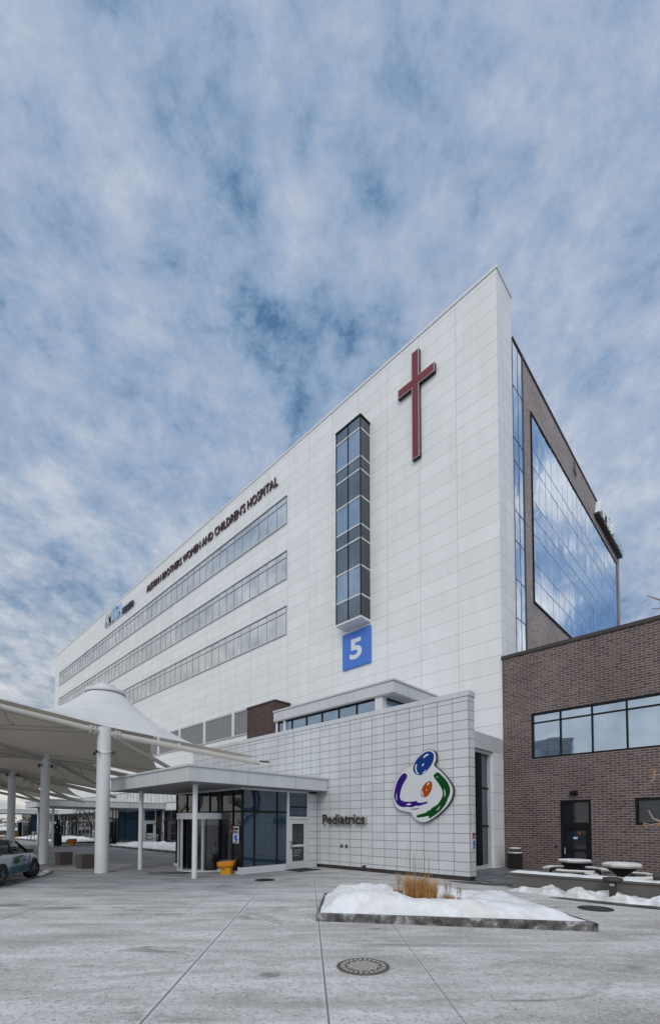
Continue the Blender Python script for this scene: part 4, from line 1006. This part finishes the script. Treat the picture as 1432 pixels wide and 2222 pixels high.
    # decals on the right flank (-y side)
    yd = -.928
    b = MB(); b.add([(-.90, yd, .30), (.88, yd + .008, .30), (.93, yd + .01, .60), (-.86, yd, .58)], [(0, 1, 2, 3)]); b.build('decal_band', 'carblue', t_, fix=False)
    vs, fs = text_mesh('AMI', .66, .28, .004, .01); b = MB(); b.add([(x - .70 + z * .25, yd - .006, z + .63) for x, y, z in vs], fs); b.build('lettering', 'cargreen', t_, fix=False)
    vs, fs = text_mesh('TA', .44, .28, .004, .01); b = MB(); b.add([(x - .0 + z * .25, yd - .006, z + .63) for x, y, z in vs], fs); b.build('lettering', 'cardblue', t_, fix=False)
    vs, fs = text_mesh('SECURITY', 1.60, .19, .004, .0); b = MB(); b.add([(x - .76 + z * .15, yd - .006, z + .345) for x, y, z in vs], fs); b.build('lettering', 'cargreen', t_, fix=False)
    vs, fs = text_mesh('HEALTH', .3, .07, .004, .0); b = MB(); b.add([(x + .52, yd - .004, z + .66) for x, y, z in vs], fs); b.build('lettering', 'rim', t_, fix=False)
    b = MB(); b.box(-.13, .03, yd - .02, yd + .01, .87, .90); b.build('door_handle', 'black', t_)
    b = MB(); b.box(-.38, -.37, yd + .0, yd + .012, .32, .98); b.box(.86, .868, yd + .004, yd + .02, .34, .96); b.build('door_gap', 'black', t_)
    b = MB(); b.bevbox(-.75, -.45, -.55, .55, 1.50, 1.60, .03); b.build('light_bar', 'amber', t_)
    b = MB(); b.add([(-.14, -.735, 1.19), (.24, -.735, 1.19), (.12, -.70, 1.30), (-.14, -.69, 1.33)], [(0, 1, 2, 3)]); 
    return t_
car()

# dirty slush lumps at the kerb nose
def lump_bank(name, pts, wdt, hgt, mat, seed, label, n=60, m=14, zb=0.0):
    """a low ragged snow ridge following a polyline"""
    vs = []; fs = []; P = [Vector((x, y, 0)) for x, y in pts]
    for i in range(n + 1):
        c = along([tuple(p) for p in P], i / n); c2 = along([tuple(p) for p in P], min(1, i / n + .01)); c0 = along([tuple(p) for p in P], max(0, i / n - .01))
        d_ = (c2 - c0).normalized(); nn = Vector((-d_.y, d_.x, 0)); taper = min(1, 6 * i / n, 6 * (n - i) / n) ** .5
        for j in range(m + 1):
            v = j / m * 2 - 1; q_ = c + nn * v * wdt * (.8 + .35 * noise.noise(Vector((i * .25, seed, v))))
            hh = max(0, 1 - v * v) ** .6 * hgt * taper * (.75 + .75 * noise.noise(Vector((q_.x * 2.1, q_.y * 2.1, seed))) + .35 * noise.noise(Vector((q_.x * 7, q_.y * 7, seed))))
            vs.append((q_.x, q_.y, zb + max(-.01, hh - .008)))
    for i in range(n):
        for j in range(m): k_ = i * (m + 1) + j; fs.append((k_, k_ + 1, k_ + m + 2, k_ + m + 1))
    b = MB(); b.add(vs, fs, True); o = b.build(name, mat, fix=False); tag(o, label, 'snow', None, 'stuff'); return o
lump_bank('snow_lumps', [(-19.9, 4.5), (-20.6, 4.9), (-21.3, 5.15), (-21.8, 5.3)], .2, .12, 'dirtysnow', 2, 'dirty slush lumps on the kerb ahead of the security car', 30, 10)
lump_bank('snow_bank', [(-5.6, 13.6), (-4.6, 13.56), (-3.6, 13.58), (-2.6, 13.6), (-1.2, 13.6), (2, 13.6)], .40, .25, 'dirtysnow', 5, 'crusted ploughed snow along the foot of the terrace wall', 150, 18)

# ------------------------------------------------------------------ triangular planting island
isl = [(-6.67, 6.43), (-2.25, 9.42), (-4.6, 11.3), (-8.5, 8.5)]
pi_ = thing('planting_island', (-5.5, 9, 0), 'low kerbed triangular planting bed heaped with snow', 'planter bed')
b = MB(); cx_ = sum(p[0] for p in isl) / 4; cy_ = sum(p[1] for p in isl) / 4
inn = [(x + (cx_ - x) * .07, y + (cy_ - y) * .07) for x, y in isl]
n_ = 4
for i in range(4):
    a, c, d_, e_ = isl[i], isl[(i + 1) % 4], inn[(i + 1) % 4], inn[i]
    N_ = 14
    rs = []
    for s_ in range(N_ + 1):
        u = s_ / N_; o_ = (a[0] + (c[0] - a[0]) * u, a[1] + (c[1] - a[1]) * u); p_ = (e_[0] + (d_[0] - e_[0]) * u, e_[1] + (d_[1] - e_[1]) * u)
        wv = .012 * noise.noise(Vector((o_[0] * 3, o_[1] * 3, 1)))
        rs.append([(o_[0], o_[1] + wv, 0), (o_[0] + wv, o_[1], .145), (o_[0] + (p_[0] - o_[0]) * .15, o_[1] + (p_[1] - o_[1]) * .15, .165), (p_[0], p_[1], .165), (p_[0], p_[1], 0)])
    b.loft(rs, True)
b.build('kerb', 'kerb', pi_)
def inside(P, x, y):
    r_ = False
    for i in range(len(P)):
        (x1, y1), (x2, y2) = P[i], P[(i + 1) % len(P)]
        if (y1 > y) != (y2 > y) and x < (x2 - x1) * (y - y1) / (y2 - y1) + x1: r_ = not r_
    return r_
def edist(P, x, y):
    m_ = 9
    for i in range(len(P)):
        a = Vector(P[i]); c = Vector(P[(i + 1) % len(P)]); p = Vector((x, y)); u = max(0, min(1, (p - a).dot(c - a) / (c - a).length_squared)); m_ = min(m_, (p - a - (c - a) * u).length)
    return m_
TUFT = [(-6.08, 8.49), (-5.69, 8.57), (-5.45, 8.67), (-5.13, 9.03), (-4.95, 9.15)]
def island_h(x, y):
    e_ = edist(isl, x, y)
    tt = (x + 8.5) / 6.2
    base = .57 - .32 * max(0, min(1, tt)) ** 1.0
    k_ = min(1, e_ / .6); k_ = k_ * k_ * (3 - 2 * k_)
    h_ = .15 + k_ * base * (.66 + .36 * noise.noise(Vector((x * .9, y * .9, 4))) + .11 * noise.noise(Vector((x * 3.1, y * 3.1, 8))) + .06 * noise.noise(Vector((x * 9, y * 9, 2))))
    for i, (tx, ty) in enumerate(TUFT):
        d_ = math.hypot(x - tx, y - ty); h_ -= .16 * math.exp(-(d_ / .25) ** 2)
    return h_
nx, ny = 110, 90; vs = []; fs = []; idx = {}
ins = [(x + (cx_ - x) * .02, y + (cy_ - y) * .02) for x, y in isl]
for j in range(ny + 1):
    for i in range(nx + 1):
        a = (ins[0][0] + (ins[1][0] - ins[0][0]) * i / nx, ins[0][1] + (ins[1][1] - ins[0][1]) * i / nx); c = (ins[3][0] + (ins[2][0] - ins[3][0]) * i / nx, ins[3][1] + (ins[2][1] - ins[3][1]) * i / nx)
        x, y = a[0] + (c[0] - a[0]) * j / ny, a[1] + (c[1] - a[1]) * j / ny
        vs.append((x, y, island_h(x, y)))
for j in range(ny):
    for i in range(nx): k_ = j * (nx + 1) + i; fs.append((k_, k_ + 1, k_ + nx + 2, k_ + nx + 1))
b = MB(); b.add(vs, fs, True); so_ = b.build('island_snow', 'snow', fix=False); tag(so_, 'white snow heaped over the triangular planting bed', 'snow', None, 'stuff')

def grass(x, y, rad, h, nb, npl, label, seed):
    rn = random.Random(seed); z0 = island_h(x, y) - .03
    t_ = thing('ornamental_grass', (x, y, z0), label, 'grass tuft', 'dry ornamental grasses in the island')
    bl_ = MB(); ds = MB(); pm = MB()
    def blade(mb, r0, ln, w_, lean, zs=0):
        a = rn.uniform(0, 2 * math.pi); q = rn.random() ** .5 * r0; px, py = x + q * math.cos(a), y + q * math.sin(a)
        la = a + rn.uniform(-.7, .7); lx, ly = math.cos(la) * lean * ln, math.sin(la) * lean * ln
        wa = rn.uniform(0, math.pi); ux, uy = math.cos(wa) * w_, math.sin(wa) * w_
        p0, p1, p2 = (px, py, z0 + zs), (px + lx * .4, py + ly * .4, z0 + ln * .62), (px + lx, py + ly, z0 + ln)
        mb.add([(p0[0] - ux, p0[1] - uy, p0[2]), (p0[0] + ux, p0[1] + uy, p0[2]), (p1[0] + ux * .8, p1[1] + uy * .8, p1[2]), (p1[0] - ux * .8, p1[1] - uy * .8, p1[2]), p2], [(0, 1, 2, 3), (3, 2, 4)])
        return p2
    for _ in range(nb): blade(bl_, rad, h * rn.uniform(.45, 1.0), .006, rn.uniform(.05, .4))
    for _ in range(nb // 2): blade(ds, rad, h * rn.uniform(.18, .42), .008, rn.uniform(.1, .6))
    for _ in range(npl):
        a = rn.uniform(0, 2 * math.pi); q = rad * .8 * rn.random(); px, py = x + q * math.cos(a), y + q * math.sin(a); ln = h * rn.uniform(1.2, 1.75); lx, ly = math.cos(a) * ln * .15 * rn.random(), math.sin(a) * ln * .15 * rn.random()
        pm.tube((px, py, z0), (px + lx, py + ly, z0 + ln), .0025, .0015, 3, False)
        for k_ in range(9):
            f_ = .68 + .32 * k_ / 9; o_ = rn.uniform(-.02, .02); pm.tube((px + lx * f_, py + ly * f_, z0 + ln * f_), (px + lx * f_ + o_, py + ly * f_ + rn.uniform(-.02, .02), z0 + ln * f_ + .05), .005, .001, 3, False)
    bl_.build('blades', 'straw', t_, fix=False); ds.build('base_blades', 'strawdark', t_, fix=False); pm.build('plumes', 'plume', t_, fix=False)
grass(-6.08, 8.49, .09, .36, 150, 16, 'small leftmost dry grass tuft in the snowy island', 1)
grass(-5.69, 8.57, .17, .80, 700, 12, 'largest golden grass tuft in the middle of the snowy island', 2)
grass(-5.45, 8.69, .16, .66, 560, 8, 'bushy golden grass tuft just right of the largest one', 3)
grass(-5.13, 9.03, .12, .36, 200, 16, 'short dry grass tuft with tall plumes right of centre', 4)
grass(-4.95, 9.15, .09, .30, 110, 9, 'smallest rightmost dry grass tuft in the island', 5)

# ------------------------------------------------------------------ manholes and drain
def manhole(x, y, r, label, worn=True):
    t_ = thing('manhole', (x, y, 0), label, 'manhole cover', 'round manhole covers in the paving')
    b = MB(); b.lathe(x, y, [(r, .001), (r, .012), (r * .93, .014), (r * .92, .006)], 48); b.build('frame', 'ironmid' if worn else 'iron', t_)
    b = MB(); b.lathe(x, y, [(r * .91, .002), (r * .91, .012)], 48); co_ = b.build('cover', 'ironmid' if worn else 'iron', t_)
    b = MB()
    if not worn: b.lathe(x, y, [(.3 * r, .0125), (.3 * r, .0185)], 20)
    for k_ in range(26):
        a = k_ * 2 * math.pi / 26; 
        b.loft([[(x + q * r * math.cos(a + w_), y + q * r * math.sin(a + w_), .0135) for q, w_ in ((.70, -.06), (.86, -.06), (.86, .06), (.70, .06))], [(x + q * r * math.cos(a + w_), y + q * r * math.sin(a + w_), .018) for q, w_ in ((.70, -.06), (.86, -.06), (.86, .06), (.70, .06))]])
    b.build('rim_lugs', 'ironlight' if worn else 'iron', t_).parent = co_
    if worn:
        b = MB()
        s_ = r * .115
        for i in range(-6, 7):
            for j in range(-6, 7):
                px, py = (i + .5 * (j % 2)) * s_, j * s_ * .87
                if math.hypot(px, py) < r * .60: b.lathe(x + px, y + py, [(s_ * .42, .0125), (s_ * .36, .020)], 8)
        b.build('stud', 'ironlight', t_).parent = co_
manhole(-4.09, 4.86, .37, 'large studded manhole cover in the foreground paving')
manhole(-2.9, 11.92, .38, 'dark wet manhole cover beyond the right end of the snow island', False)
dg = thing('drain_grate', (-12.81, 9.83, 0), 'small dark oval drain grate before the glass lobby', 'drain')
b = MB(); b.lathe(-12.81, 9.83, [(.36, .001), (.36, .012)], 32); b.build('frame', 'iron', dg)
b = MB()
for k_ in range(9):
    o_ = -.28 + .07 * k_; l_ = (max(.001, .32 ** 2 - o_ * o_)) ** .5; b.box(-12.81 + o_ - .018, -12.81 + o_ + .018, 9.83 - l_, 9.83 + l_, .0125, .018)
b.build('bar', 'black', dg)

# ------------------------------------------------------------------ terrace with wall, tables, bin, bollard
tw = thing('terrace_wall', (-1, 14, 0), 'low grey concrete terrace wall topped with snow', 'wall')
b = MB(); b.box(-5.65, 9, 13.85, 14.25, 0, .44); b.build('wall', 'terrace', tw)
b = MB(); b.box(-5.72, 9, 13.80, 14.30, .443, .50); b.build('coping', 'terrace', tw, .012)
vs = []; fs = []; nx = 160
for i in range(nx + 1):
    x = -5.72 + 14.7 * i / nx
    for j in range(9):
        v = j / 8; y = 13.79 + .52 * v; e_ = min(1, 4 * min(v, 1 - v) + .15, (x + 5.75) * 5); vs.append((x, y, .497 + e_ * (.055 + .03 * noise.noise(Vector((x * 2, y * 5, 0))))))
for i in range(nx):
    for j in range(8): k_ = i * 9 + j; fs.append((k_, k_ + 1, k_ + 10, k_ + 9))
b = MB(); b.add(vs, fs, True); b.build('coping_snow', 'snow', tw, fix=False)
def table(x, y, snowy, label, rz):
    t_ = thing('picnic_table', (x, y, 0), label, 'picnic table', 'round concrete picnic tables on the terrace', rz); t_.scale = (.88, .88, .97)
    def hexa(r_, z): return [(r_ * math.cos(math.pi / 4 * i + .39), r_ * math.sin(math.pi / 4 * i + .39), z) for i in range(8)]
    b = MB(); b.loft([hexa(.60, .69), hexa(.64, .70), hexa(.64, .745), hexa(.61, .75)]); b.build('tabletop', 'tabletop', t_, .006)
    b = MB(); b.loft([hexa(.61, .752), hexa(.62, .757 + .012 + .035 * snowy), hexa(.48, .775 + .06 * snowy)]); b.build('table_snow', 'snow', t_, .01)
    b = MB(); b.lathe(0, 0, [(.30, 0), (.16, .15), (.16, .45), (.48, .668)], 16); b.build('pedestal', 'bindark', t_)
    for k_ in range(3):
        a0 = k_ * 2 * math.pi / 3 + .5; b = MB(); n_ = 10
        rs = []
        for i in range(n_ + 1):
            a = a0 - .62 + 1.24 * i / n_; rs.append([(r_ * math.cos(a), r_ * math.sin(a), z) for r_, z in ((.88, .41), (1.16, .41), (1.16, .46), (.88, .46))])
        b.loft(rs); bo = b.build('bench', 'tabletop', t_, .006)
        b = MB(); b.tube((.1 * math.cos(a0), .1 * math.sin(a0), .25), (1.0 * math.cos(a0), 1.0 * math.sin(a0), .41), .05, .05, 8); b.tube((1.0 * math.cos(a0), 1.0 * math.sin(a0), 0), (1.0 * math.cos(a0), 1.0 * math.sin(a0), .41), .06, .05, 8); b.build('bench_leg', 'bindark', t_).parent = bo
        b = MB(); rs = []
        for i in range(n_ + 1):
            a = a0 - .60 + 1.2 * i / n_; hh = .03 + .02 * noise.noise(Vector((a * 3, k_, x))); rs.append([(r_ * math.cos(a), r_ * math.sin(a), z) for r_, z in ((.89, .462), (1.15, .462), (1.10, .462 + hh), (.94, .462 + hh))])
        b.loft(rs); b.build('bench_snow', 'snow', t_).parent = bo
table(-4.75, 17.0, .3, 'picnic table before the brick wing door, thinly dusted with snow', .3)
table(-3.15, 16.0, 1., 'picnic table with a thick snow top at the right', .9)
bn = thing('litter_bin', (-8.0, 20.0, 0), 'dark slatted litter bin with snowy lid beside the brick wing', 'litter bin')
b = MB(); b.lathe(-8.0, 20.0, [(.24, .02), (.27, .05), (.27, .66), (.25, .68)], 24)
b.build('liner', 'black', bn)
b = MB()
for k_ in range(26):
    a = k_ * 2 * math.pi / 26; x, y = -8.0 + .285 * math.cos(a), 20.0 + .285 * math.sin(a); b.box(x - .02, x + .02, y - .02, y + .02, .04, .70)
b.build('slats', 'bindark', bn)
b = MB(); b.lathe(-8.0, 20.0, [(.30, .70), (.30, .745), (.25, .75)], 24); b.build('rim', 'alu', bn)
b = MB(); b.lathe(-8.0, 20.0, [(.23, .86), (.26, .88), (.22, .92)], 24)
b.build('lid', 'iron', bn); b = MB(); b.lathe(-8.0, 20.0, [(.25, .905), (.24, .935), (.12, .95)], 24); b.build('lid_snow', 'snow', bn)
b = MB()
for k_ in range(4):
    a = k_ * math.pi / 2 + .4; b.tube((-8 + .2 * math.cos(a), 20 + .2 * math.sin(a), .74), (-8 + .2 * math.cos(a), 20 + .2 * math.sin(a), .88), .015, .015, 6)
b.build('lid_post', 'bindark', bn)
bd = thing('bollard_light', (-2.85, 13.42, 0), 'grey T shaped path light standing in the snow bank', 'path light')
b = MB(); b.bevbox(-2.925, -2.775, 13.34, 13.49, 0, .52, .015); b.build('post', 'iron', bd)
b = MB(); b.lathe(-2.85, 13.42, [(.12, .49), (.22, .51), (.235, .55), (.22, .60), (.14, .615)], 20); b.build('lamp_head', 'iron', bd)
b = MB(); b.box(-2.905, -2.80, 13.325, 13.338, .40, .46); b.build('bollard_label', 'plate', bd)
fl = thing('lying_drum_light', (-1.85, 14.05, .5), 'dark grey drum lying on the snowy wall top at the right edge', 'floodlight')
b = MB(); b.tube((-2.06, 13.98, .66), (-1.2, 14.12, .66), .115, .115, 20); b.build('drum', 'iron', fl, .015)
b = MB(); b.tube((-2.075, 13.978, .66), (-2.062, 13.98, .66), .085, .085, 20); b.build('lens', 'bindark', fl)
b = MB(); b.box(-1.8, -1.7, 13.95, 14.15, .54, .60); b.box(-1.4, -1.3, 13.98, 14.18, .54, .60); b.build('foot', 'black', fl)

# ------------------------------------------------------------------ trees, shrubs, benches beyond
def bare_tree(name, x, y, h, seed, label, group=None, mat='bark', depth=5, spread=.55, trunk=.09, fork=.25, cat='tree'):
    rn = random.Random(seed); t_ = thing(name, (x, y, 0), label, cat, group)
    tr = MB(); br = MB()
    def grow(p, d_, ln, r_, k_):
        e_ = p + d_ * ln
        m_ = p.lerp(e_, .5) + Vector((rn.uniform(-1, 1), rn.uniform(-1, 1), 0)) * ln * .06
        mb = tr if k_ >= depth - 1 else br
        n_ = 6 if k_ >= depth - 1 else 4
        mb.tube(p, m_, r_, r_ * .85, n_, False); mb.tube(m_, e_, r_ * .85, r_ * .7, n_, False)
        if k_ == 0: return
        for _ in range(3 if k_ > 1 else 4):
            nd = (d_ + Vector((rn.gauss(0, spread), rn.gauss(0, spread), rn.uniform(-.05, .35)))).normalized()
            grow(m_.lerp(e_, rn.uniform(.2, 1)), nd, ln * rn.uniform(.55, .82), r_ * .62, k_ - 1)
    grow(Vector((x, y, 0)), Vector((rn.uniform(-.05, .05), rn.uniform(-.05, .05), 1)), h * fork, trunk, depth)
    tr.build('trunk', mat, t_, fix=False); br.build('branches', mat, t_, fix=False)
    return t_
GT = 'bare ornamental trees in the courtyard beds'
bare_tree('bare_tree', -40.8, 19.3, 5.2, 3, 'bare multi stem tree before the dark glass beside the middle lobby', GT, depth=5, spread=.42, trunk=.06, fork=.22)
bare_tree('bare_tree', -38.6, 19.6, 4.6, 4, 'bare tree with thin brown twigs left of the revolving door', GT, depth=5, spread=.42, trunk=.05, fork=.22)
bare_tree('bare_tree', -58.6, 18.8, 6.6, 8, 'bare tree rising over the middle canopy roof', GT, spread=.42)
bare_tree('bare_tree', -62.5, 18.2, 6.8, 9, 'taller bare tree left over the middle canopy roof', GT, spread=.42)
bare_tree('bare_tree', -66.5, 18.6, 5.5, 10, 'bare tree seen under the canopy before far dark glass', GT, spread=.45)
for i, (x, y, h) in enumerate(((-30, -34, 11), (-44, -26, 12), (-12, -40, 11), (-58, -30, 12))):
    pass
# long low glazed wing behind the middle lobbies
fw_ = thing('far_lobby_wing', (-64, 19.8, 0), 'dark glazed ground floor wing beyond the middle lobby', 'building')
b = MB(); b.box(-74, -49.2, 19.6, YT - .03, 0, 3.4); b.build('glazing', 'lobbydark', fw_)
b = MB(); b.box(-74.2, -49.15, 19.3, YT - .02, 3.403, 4.05); b.build('fascia', 'fascia', fw_)
fm = MB()
for i in range(17): fm.box(-74 + i * 1.55 - .04, -74 + i * 1.55 + .04, 19.55, 19.6, 0, 3.4)
fm.box(-74, -49.2, 19.56, 19.6, 2.35, 2.45); fm.build('mullion', 'mull', fw_)
b = MB(); b.box(-56.5, -55.3, 19.4, 19.58, 0, 3.39); b.build('brick_pier', 'brick_box', fw_)
for x in (-71.2, -60.4):
    b = MB(); b.box(x, x + .14, 19.5, 19.56, 0, 2.3); b.box(x + .9, x + 1.04, 19.5, 19.56, 0, 2.3); b.box(x + .14, x + .9, 19.501, 19.56, 2.12, 2.3); b.box(x + .14, x + .9, 19.501, 19.56, .95, 1.06); b.box(x + .14, x + .9, 19.501, 19.56, 0, .25); b.build('door', 'alu', fw_)
def snow_bed(x0, x1, y0, y1, h, seed, label):
    vs = []; fs = []; nx, ny = 60, 18
    for i in range(nx + 1):
        for j in range(ny + 1):
            x, y = x0 + (x1 - x0) * i / nx, y0 + (y1 - y0) * j / ny; e_ = min(1, 5 * min(i / nx, 1 - i / nx), 4 * min(j / ny, 1 - j / ny))
            vs.append((x, y, .14 + e_ * h * (.6 + .5 * noise.noise(Vector((x * .8, y * .8, seed))) + .2 * noise.noise(Vector((x * 3, y * 3, seed))))))
    for i in range(nx):
        for j in range(ny): k_ = i * (ny + 1) + j; fs.append((k_, k_ + ny + 1, k_ + ny + 2, k_ + 1))
    b = MB(); b.add(vs, fs, True); o = b.build('bed_snow', 'snow', fix=False); tag(o, label, 'snow', None, 'stuff')
    b = MB(); b.box(x0 - .15, x1 + .15, y0 - .15, y0, 0, .16); b.box(x0 - .15, x1 + .15, y1, y1 + .15, 0, .16); b.box(x0 - .15, x0, y0, y1, 0, .16); b.box(x1, x1 + .15, y0, y1, 0, .16); o = b.build('bed_kerb', 'kerb'); tag(o, label.replace('snow', 'dark kerb', 1), 'kerb', None, 'structure')
snow_bed(-41.5, -27.5, 14.6, 18.4, .5, 3, 'snow heaped in the bed between nearest and middle lobbies')
snow_bed(-73, -50.6, 13.4, 18.2, .5, 6, 'snow heaped in the bed between middle and farthest lobbies')
def bench(x, y, rz, label):
    t_ = thing('park_bench', (x, y, .1), label, 'bench', 'grey slatted benches in the snowy beds', rz); t_['_org'] = (0, 0, 0)
    b = MB()
    for k_ in range(4): b.box(-.75, .75, -.22 + .12 * k_, -.13 + .12 * k_, .42, .46)
    b.build('seat', 'bench', t_)
    b = MB()
    for k_ in range(4): b.box(-.75, .75, .24 + .02 * k_, .27 + .02 * k_, .52 + .12 * k_, .61 + .12 * k_)
    b.build('backrest', 'bench', t_)
    for s_ in (-.68, .68):
        b = MB(); b.box(s_ - .03, s_ + .03, -.2, -.14, 0, .42); b.box(s_ - .03, s_ + .03, .2, .26, 0, .9); b.box(s_ - .03, s_ + .03, -.2, .26, .58, .63); b.build('leg', 'iron', t_)
bench(-61.5, 13.2, 0, 'grey bench in snow between two white columns')
bench(-38.9, 17.2, .25, 'grey bench in snow before the middle lobby side door')
def shrub(x, y, r, h, label, mat, seed):
    rn = random.Random(seed); t_ = thing('shrub', (x, y, 0), label, 'shrub', None); b = MB()
    for _ in range(420):
        a, q, z = rn.uniform(0, 6.28), rn.random() ** .5, rn.random(); w_ = r * (1 - .75 * z ** 1.6) * q; px, py, pz = x + w_ * math.cos(a), y + w_ * math.sin(a), .1 + z * h
        s_ = rn.uniform(.05, .12); d1 = Vector((rn.gauss(0, 1), rn.gauss(0, 1), rn.gauss(0, 1))).normalized() * s_; d2 = Vector((rn.gauss(0, 1), rn.gauss(0, 1), rn.gauss(0, 1))).normalized() * s_
        p = Vector((px, py, pz)); b.add([tuple(p - d1), tuple(p + d2), tuple(p + d1), tuple(p - d2)], [(0, 1, 2, 3)])
    b.build('foliage', mat, t_, fix=False)
    b = MB(); b.tube((x, y, 0), (x, y, h * .6), .05, .03, 6); b.build('stem', 'bark', t_, fix=False)
shrub(-45.0, 11.7, .34, 2.2, 'narrow dark evergreen by the middle lobby glass', 'evergreen', 4)
shrub(-57.5, 14.6, .9, .9, 'low dry leafed shrub with snow in the far bed', 'drygrass', 5)
shrub(-90, 18, 2.2, 2.2, 'snow dusted evergreen mound past the hospital end', 'evergreen', 6)
fb = thing('waste_bin', (-46.6, 12.0, 0), 'black square waste bin beside the middle lobby doors', 'waste bin')
b = MB(); b.bevbox(-46.9, -46.3, 11.7, 12.3, 0, .95, .04); b.build('bin_body', 'black', fb); b = MB(); b.bevbox(-46.95, -46.25, 11.65, 12.35, .955, 1.12, .05); b.build('lid', 'bindark', fb)
lw = thing('boundary_wall', (-95, 12, 0), 'low brown boundary wall with pale coping at the far left', 'wall')
b = MB(); b.box(-98, -97.6, -4, 26, 0, .8); b.build('wall', 'brick_box', lw); b = MB(); b.box(-98.1, -97.5, -4.05, 26.05, .803, 1.0); b.build('coping', 'snow', lw)
# distant tree line
b = MB(); rn = random.Random(77)
for _ in range(2600):
    x = -330 + rn.uniform(-12, 12); y = rn.uniform(-200, 330); z = rn.random() ** 1.3 * 9 * (.6 + .4 * noise.noise(Vector((y * .05, 0, 1)))); s_ = rn.uniform(.5, 1.4)
    d1 = Vector((rn.gauss(0, 1), rn.gauss(0, 1), rn.gauss(0, .6))).normalized() * s_; d2 = Vector((0, rn.gauss(0, 1), rn.gauss(0, 1))).normalized() * s_; p = Vector((x, y, z + .4)); b.add([tuple(p - d1), tuple(p + d2), tuple(p + d1), tuple(p - d2)], [(0, 1, 2, 3)])
o = b.build('distant_trees', 'drygrass', fix=False); tag(o, 'far bare tree line on the horizon at the left', 'trees', None, 'stuff')
# trees across the drive, behind the photographer, mirrored in the lobby glass
GB = 'bare trees across the drive mirrored in the lobby glass'
first = bare_tree('drive_tree', -45, -20, 11, 21, 'bare tree across the drive mirrored in the lobby glass', GB, spread=.5, trunk=.18)
for x, y, s_ in ((-62, -24, 1.1), (-34, -26, .95), (-80, -18, 1.2)):
    c = copy_tree(first); c.location = (x, y, 0); c.rotation_euler = (0, 0, x); c.scale = (s_,) * 3

# crab apple at the right edge, only its twigs reach the picture
ct = thing('crab_apple_tree', (-.55, 14.75, 0), 'pale twigs with dry orange leaves reaching in from the right edge', 'tree')
b = MB(); b.tube((-.55, 14.75, 0), (-.6, 14.7, 1.6), .13, .11, 10); b.tube((-.6, 14.7, 1.6), (-.4, 14.8, 4.5), .11, .07, 8); b.tube((-.4, 14.8, 4.5), (-.5, 14.6, 7.6), .07, .03, 8); b.build('trunk', 'bark', ct, fix=False)
b = MB()
def twig(P, r0, r1):
    for i in range(len(P) - 1): b.tube(P[i], P[i + 1], r0 + (r1 - r0) * i / (len(P) - 1), r0 + (r1 - r0) * (i + 1) / (len(P) - 1), 6)
twig([(-.6, 14.7, 1.55), (-1.2, 14.1, 2.0), (-1.75, 13.55, 2.02), (-1.95, 13.4, 2.12), (-2.02, 13.3, 2.32)], .045, .02)
twig([(-1.75, 13.55, 2.02), (-2.0, 13.35, 1.98), (-2.12, 13.22, 2.02)], .02, .012)
twig([(-.45, 14.75, 3.6), (-1.3, 13.9, 3.3), (-1.9, 13.4, 3.2), (-1.95, 13.33, 3.0)], .03, .012)
twig([(-.5, 14.6, 7.2), (-1.3, 13.9, 7.4), (-1.8, 13.4, 7.62), (-1.92, 13.3, 7.68)], .03, .01); twig([(-1.3, 13.9, 7.4), (-1.75, 13.45, 7.35), (-1.86, 13.36, 7.36)], .018, .009)
twig([(-.4, 14.8, 5.2), (-1.0, 14.3, 5.6), (-1.4, 13.9, 6.2)], .03, .01)
b.build('branches', 'barkpale', ct, fix=False)
b = MB(); rn = random.Random(12)
for px, py, pz in ((-1.93, 13.36, 3.35), (-1.9, 13.4, 3.05), (-2.1, 13.24, 1.98), (-1.85, 13.45, 1.98), (-1.9, 13.4, 3.28), (-1.2, 14.0, 3.2), (-1.4, 13.9, 6.1)):
    d1 = Vector((rn.gauss(0, .3), rn.gauss(0, .3), 1)).normalized() * .075; d2 = Vector((rn.gauss(0, 1), rn.gauss(0, 1), .2)).normalized() * .035; p = Vector((px, py, pz))
    b.add([tuple(p - d1), tuple(p + d2), tuple(p + d1), tuple(p - d2)], [(0, 1, 2, 3)])
b.build('leaves', 'leaf', ct, fix=False)

for o in bpy.data.objects:
    if '_org' in o: del o['_org']
